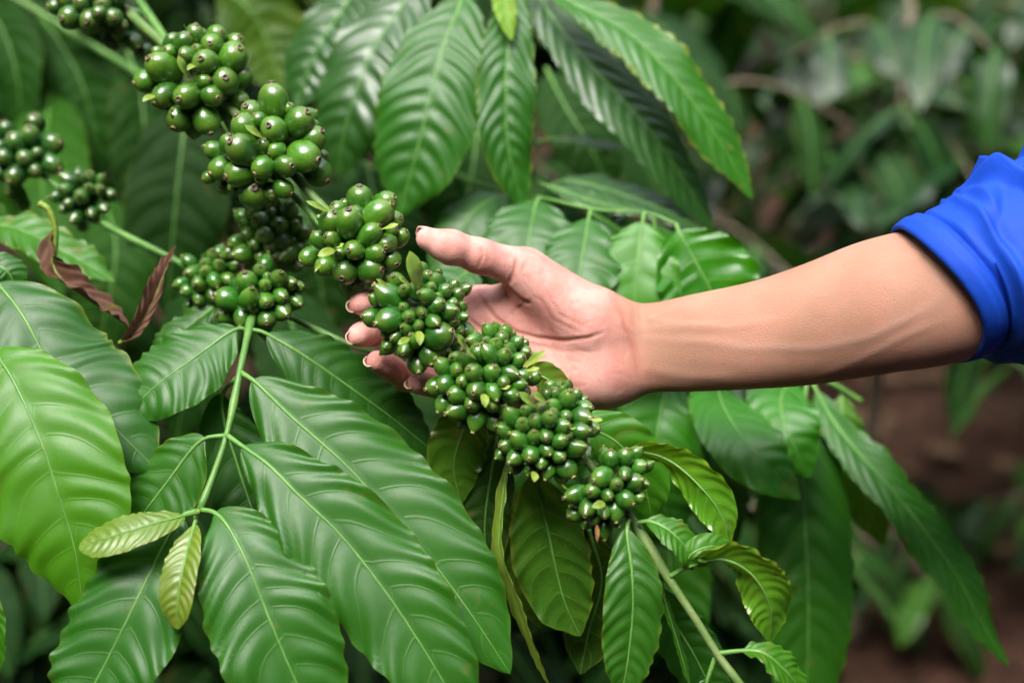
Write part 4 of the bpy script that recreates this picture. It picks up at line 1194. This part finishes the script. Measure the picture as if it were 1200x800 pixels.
    blob('head', [((tx, ty, zs + .05), (tx - .01, ty, hz - .05), .052, .05), ((tx - .015, ty, hz + .03), (tx - .025, ty, hz - .02), .088, .075), ((tx - .05, ty, hz - .05), (tx - .06, ty, hz - .07), .045, .035), ((tx - .10, ty, hz + .01), (tx - .118, ty, hz - .025), .010, .014), ((tx, ty + .078, hz - .01), (tx, ty + .080, hz - .04), .014, .012, (1, .6, 1)), ((tx, ty - .078, hz - .01), (tx, ty - .080, hz - .04), .014, .012, (1, .6, 1)), ((tx - .09, ty - .02, hz - .062), (tx - .09, ty + .02, hz - .062), .010, .010)], .02, M_SKIN, .005, root,
         cut=[((tx - .112, ty + .032, hz + .005), (tx - .112, ty + .034, hz + .005), .014, .014), ((tx - .112, ty - .032, hz + .005), (tx - .112, ty - .034, hz + .005), .014, .014)])
    M_HAIR = simple('black_hair', (0.012, 0.010, 0.009), (0.03, 0.024, 0.02), 90, 0.5)
    blob('hair', [((tx + .005, ty, hz + .05), (tx + .02, ty, hz + .03), .088, .09), ((tx + .03, ty, hz + .02), (tx + .04, ty, hz - .04), .075, .05)], .02, M_HAIR, .006, root)
    for q in (1, -1):
        blob('eye', [((tx - .093, ty + q * .032, hz + .005), (tx - .093, ty + q * .033, hz + .005), .012, .012)], .01, M_NAIL, .003, root)
    hx = np.array([tx + .03, ty - .27, zs - .30])
    blob('hand', [(hx + [0, 0, .05], hx + [-.02, -.01, -.20], .040, .027), (hx + [-.02, -.01, -.20], hx + [-.03, -.01, -.28], .028, .034, (1, .7, 1))] + [(hx + [-.055 + .018 * q, -.01, -.29], hx + [-.06 + .018 * q, .0, -.365 - .01 * (q in (1, 2))], .009, .007) for q in range(4)] + [(hx + [-.05, -.01, -.25], hx + [-.085, .005, -.31], .011, .008)], .012, M_SKIN, .004, root)


make_person()

# ================================================================== background shrubs
M_BG = leaf_material('shrub_leaf_blade', 0.15, False, 0.42)


def generic_leaf(i, L, hw, bend, m_=None):
    t = np.linspace(0, 1, 26)
    c = np.stack([t * L, np.zeros(26) + .006 * np.sin(3 * t + i), -bend * L * t * t], 1)
    V, Fc, uv, _ = leaf_geo(c, hw, np.tile([0.0, 0, 1], (26, 1)), nv=9, fold=.2, quilt=.038, wave=.09, m=11, pf=.07, seed=90 + i)
    rr = np.interp(t, [0, .1, 1], [.0018, .0015, .0003])
    vr, fr = tube_geo(c, rr, 5)
    f = Fc.tolist() + [[a + len(V) for a in q] for q in fr]
    uv2 = np.vstack([uv, np.tile([.5, 0, .5], (len(vr), 1))])
    me = mesh('leaf', np.vstack([V, vr]), f, [m_ or M_BG, M_RIB], attrs={'leafuv': uv2})
    mi = np.zeros(len(me.polygons), np.int32)
    mi[len(Fc):] = 1
    me.polygons.foreach_set('material_index', mi)
    return me


GL = [generic_leaf(i, *q) for i, q in enumerate([(.17, .034, .25), (.15, .032, .5), (.19, .038, .4), (.13, .03, .15), (.16, .030, .7)])]
GLD = [generic_leaf(i, *q, M_OLD) for i, q in enumerate([(.17, .034, .25), (.15, .032, .5), (.19, .038, .4)])]


def dress(root, bc, ln, cols, leaves=None):
    """pairs of leaves along a twig of 14 points"""
    nn = max(3, int(ln / .085))
    for q in range(1, nn + 1):
        t = q / nn
        pos = np.array([np.interp(t, np.linspace(0, 1, 14), bc[:, k]) for k in range(3)])
        td = nrm(bc[min(13, int(t * 13) + 1) if t < .92 else 13] - bc[max(0, int(t * 13) - 1)])
        for sd in (-1, 1):
            side = nrm(np.cross(td, [0, 0, 1])) * sd
            dr = nrm(td * random.uniform(.2, .7) + side * random.uniform(.6, 1) + np.array([0, 0, random.uniform(-.55, .15)]))
            upv = nrm(np.array([random.uniform(-.5, .5), random.uniform(-.7, .9), 1.0]))
            ay = nrm(np.cross(upv, dr))
            az_ = np.cross(dr, ay)
            col = random.choice(cols)
            k = random.uniform(.7, 1.3)
            o = bpy.data.objects.new('leaf', random.choice(leaves or GL))
            link(o, pos, root)
            o.rotation_mode = 'QUATERNION'
            o.rotation_quaternion = Matrix((dr, ay, az_)).transposed().to_quaternion()
            s = random.uniform(.75, 1.15)
            o.scale = (s, s, s)
            o.color = (col[0] * k, col[1] * k, col[2] * k, random.random() ** 3 * .5)


def shrub(x, y, height, spread, nbr, label, group, cols, top_only=0.0, lean=0.0, leaves=None):
    root = thing('coffee_shrub', label, 'shrub', (x, y, 0), group)
    pts = [np.array([x, y, -.05]), np.array([x + lean * .4, y, height * .5]), np.array([x + lean, y, height])]
    c = spline(pts, 16)
    v, f = tube_geo(c - c[0], np.linspace(.02, .006, 16), 8)
    obj('trunk', mesh('trunk', v, f, M_BARK), c[0], root)
    for i in range(nbr):
        hz = height * (top_only + (1 - top_only) * ((i + .5) / nbr) ** .8)
        az = i * 2.4 + random.uniform(-.4, .4)
        b0 = np.array([np.interp(hz, c[:, 2], c[:, k]) for k in range(2)] + [hz])
        ln = spread * (1 - .55 * (hz / height) ** 2) * random.uniform(.75, 1.15)
        dv = np.array([math.cos(az), math.sin(az), .25])
        p1 = b0 + dv * ln * .5
        p2 = b0 + dv * ln + np.array([0, 0, -.35 * ln])
        bc = spline([b0, p1, p2], 14)
        v, f = tube_geo(bc - bc[0], np.linspace(.004, .0015, 14), 6)
        obj('twig', mesh('twig', v, f, M_BARK), bc[0], root)
        dress(root, bc, ln, cols, leaves)
    return root


DK = [(.005, .034, .007), (.007, .044, .008), (.004, .028, .007)]
MX = [(.003, .024, .006), (.005, .032, .006), (.014, .065, .006), (.004, .026, .010)]
lab1 = 'out-of-focus coffee shrub with dark glossy leaves behind the fruiting branches'
g1 = 'shrubs behind the fruiting branches'
for x, y, hgt, sp, nb in [(-.62, 1.75, 1.5, .5, 22), (-.16, 1.9, 1.5, .48, 24), (.2, 2.05, 1.25, .42, 18), (-1.1, 2.2, 1.7, .6, 20), (-.5, 2.6, 1.7, .6, 20)]:
    shrub(x, y, hgt, sp, nb, lab1, g1, DK, leaves=GLD)
lab2 = 'out-of-focus coffee shrub with sky-bright glossy leaves standing above the forearm'
g2 = 'shrubs above the forearm'
for x, y, hgt, sp, nb in [(.62, 2.25, 1.12, .4, 20), (1.08, 2.5, 1.2, .45, 22), (1.55, 2.45, 1.2, .4, 16), (1.15, 3.3, 1.3, .6, 20), (.1, 3.4, 1.5, .65, 18), (1.8, 3.2, 1.3, .55, 20), (.75, 4.2, 1.6, .75, 22), (-.6, 4.4, 1.6, .75, 16), (1.7, 4.6, 1.6, .75, 20), (2.6, 4.4, 1.6, .75, 18)]:
    shrub(x, y, hgt, sp, nb, lab2, g2, MX, .52 if y < 2.6 else .25, leaves=GL)
lab4 = 'low coffee seedling with loose leaves on the brown soil'
for x, y, hgt, sp, nb in [(1.05, 2.35, .34, .26, 4), (.66, 2.3, .25, .22, 4), (1.45, 2.75, .5, .3, 5)]:
    shrub(x, y, hgt, sp, nb, lab4, 'coffee seedlings on the soil', MX, .2)
lab5 = 'low bushy coffee plant in the shade under the broad leaves'
for x, y, hgt, sp, nb in [(-.42, 1.55, .75, .36, 16), (-.05, 1.6, .7, .34, 16), (-.75, 1.5, .8, .34, 14), (.2, 1.7, .62, .3, 12)]:
    shrub(x, y, hgt, sp, nb, lab5, 'low plants under the broad leaves', DK, .2, leaves=GLD)
lab3 = 'distant blurred coffee shrub in the row closing off the view'
for i in range(7):
    shrub(-2.6 + i * 1.0, 6.4 + (i % 3) * .4, 1.9, 1.0, 14, lab3, 'far row of shrubs', DK, .1)

# fallen leaves on the soil
M_LIT = simple('fallen_leaf', (0.07, 0.038, 0.022), (0.17, 0.10, 0.055), 30, 0.7, 0.001)
LIT = []
for i in range(4):
    t = np.linspace(0, 1, 14)
    c = np.stack([t * .13, .01 * np.sin(4 * t), .012 * np.sin(3 * t + i)], 1)
    V, Fc, uv, _ = leaf_geo(c, .03, np.tile([0.0, 0, 1], (14, 1)), nv=7, fold=.3, wave=.2, m=9, pf=.03, seed=300 + i)
    LIT.append(mesh('fallen_leaf', V, Fc, M_LIT))
for i in range(110):
    x, y = random.uniform(-.2, 2.4), random.uniform(1.5, 5.0)
    o = bpy.data.objects.new('fallen_leaf', random.choice(LIT))
    link(o, (x, y, .045))
    o.rotation_euler = (random.uniform(-.2, .2), random.uniform(-.2, .2), random.uniform(0, 6.28))
    o['label'] = 'dry brown fallen leaf lying on the soil'
    o['category'] = 'dead leaf'
    o['group'] = 'fallen leaves on the soil'

# trunk that carries the fruiting branches, left of the view
tk = thing('coffee_tree', 'upright grey-brown coffee stem that carries the fruiting branches', 'tree', (P(-160, -330, 1.25)[0] - .01, P(-160, -330, 1.25)[1] + .02, 0))
b = WL[tk.name]
c = spline([b + np.array([0, 0, -.05]), b + np.array([-.03, .02, .8]), b + np.array([0, 0, 2.1])], 30)
v, f = tube_geo(c - b, np.linspace(.026, .012, 30), 12)
obj('trunk', mesh('trunk', v, f, M_BARK), b, tk)

# added trees, standing for the grove around, that block low skylight
M_CROWN = simple('light_block_leaf', (0.018, 0.06, 0.014), (0.04, 0.11, 0.022), 3, 0.45, 0.002, None, 0.3)


def crown_mesh(n, h0, h1, rad, seed):
    rs = np.random.default_rng(seed)
    z = rs.uniform(0, 1, n)
    rr = rad * (0.55 + 0.45 * np.sin(np.pi * np.clip(z * .85 + .12, 0, 1))) * np.sqrt(rs.uniform(.1, 1, n))
    a = rs.uniform(0, 6.283, n)
    lump = 1 + .25 * np.sin(3 * a + 5 * z) + .15 * np.sin(7 * a - 9 * z)
    c = np.stack([rr * lump * np.cos(a), rr * lump * np.sin(a), h0 + (h1 - h0) * z], 1)
    d = nrm(rs.normal(size=(n, 3)) + np.array([0, 0, -.5]))
    s_ = nrm(np.cross(d, rs.normal(size=(n, 3))))
    nn_ = np.cross(d, s_)
    L = rs.uniform(.14, .26, n)[:, None]
    w_ = L * .24
    V = np.stack([c, c + d * L * .35 + s_ * w_ - nn_ * .01, c + d * L * .75 + s_ * w_ * .8, c + d * L - nn_ * .03, c + d * L * .75 - s_ * w_ * .8, c + d * L * .35 - s_ * w_ - nn_ * .01], 1)
    f = (np.arange(n)[:, None] * 6 + np.arange(6)[None])
    return mesh('crown', V.reshape(-1, 3), f, M_CROWN)


CR = [crown_mesh(4200, .4, 5.0, 1.3, 1), crown_mesh(4200, .3, 5.5, 1.35, 2)]
tc_ = spline([np.array([0, 0, -.1]), np.array([.06, .02, 1.8]), np.array([-.03, .05, 4.6])], 14)
v, f = tube_geo(tc_, np.linspace(.09, .03, 14), 10)
TR = mesh('trunk', v, f, M_BARK)
for i, (x, y) in enumerate([(-2.9, -1.6), (-1.5, -2.9), (.2, -3.1), (1.9, -2.7), (3.1, -1.2), (-3.3, .4), (3.6, .7), (-3.4, 2.4), (3.9, 2.6), (-.6, -4.4), (1.3, -4.6), (-2.4, -4.0), (-2.6, 8.2), (-.7, 8.6), (1.2, 8.3), (3.0, 8.4), (4.4, 6.6), (-4.2, 6.0), (4.3, 4.6)]):
    t = thing('light_block_tree', 'tall leafy tree of the surrounding grove, added to block low skylight', 'tree', (x, y, 0), 'trees added around the spot to block skylight')
    obj('trunk', TR, (x, y, 0), t)
    cr = obj('crown', CR[i % 2], (x, y, 0), t)
    cr.rotation_euler[2] = i * 1.3
    cr['kind'] = 'stuff'

for pts in [[(-160, -330, 1.25), (0, -330, 1.3), (180, -270, 1.4)], [(-160, -420, 1.27), (40, -450, 1.4), (300, -330, 1.55)],  # upper twigs added out of view to shade the leaves below
            [(-160, -250, 1.25), (-60, -200, 1.45), (60, -160, 1.65)], [(-160, -520, 1.28), (100, -520, 1.35), (420, -400, 1.5)],
            [(-160, -380, 1.27), (-20, -380, 1.5), (160, -280, 1.8)], [(-160, -560, 1.28), (180, -640, 1.4), (560, -480, 1.6)]]:
    bc = spline([P(*q) for q in pts], 14)
    v, f = tube_geo(bc - bc[0], np.linspace(.005, .002, 14), 6)
    obj('twig', mesh('twig', v, f, M_SHOOT), bc[0], tk)
    dress(tk, bc, np.linalg.norm(bc[-1] - bc[0]), DK)
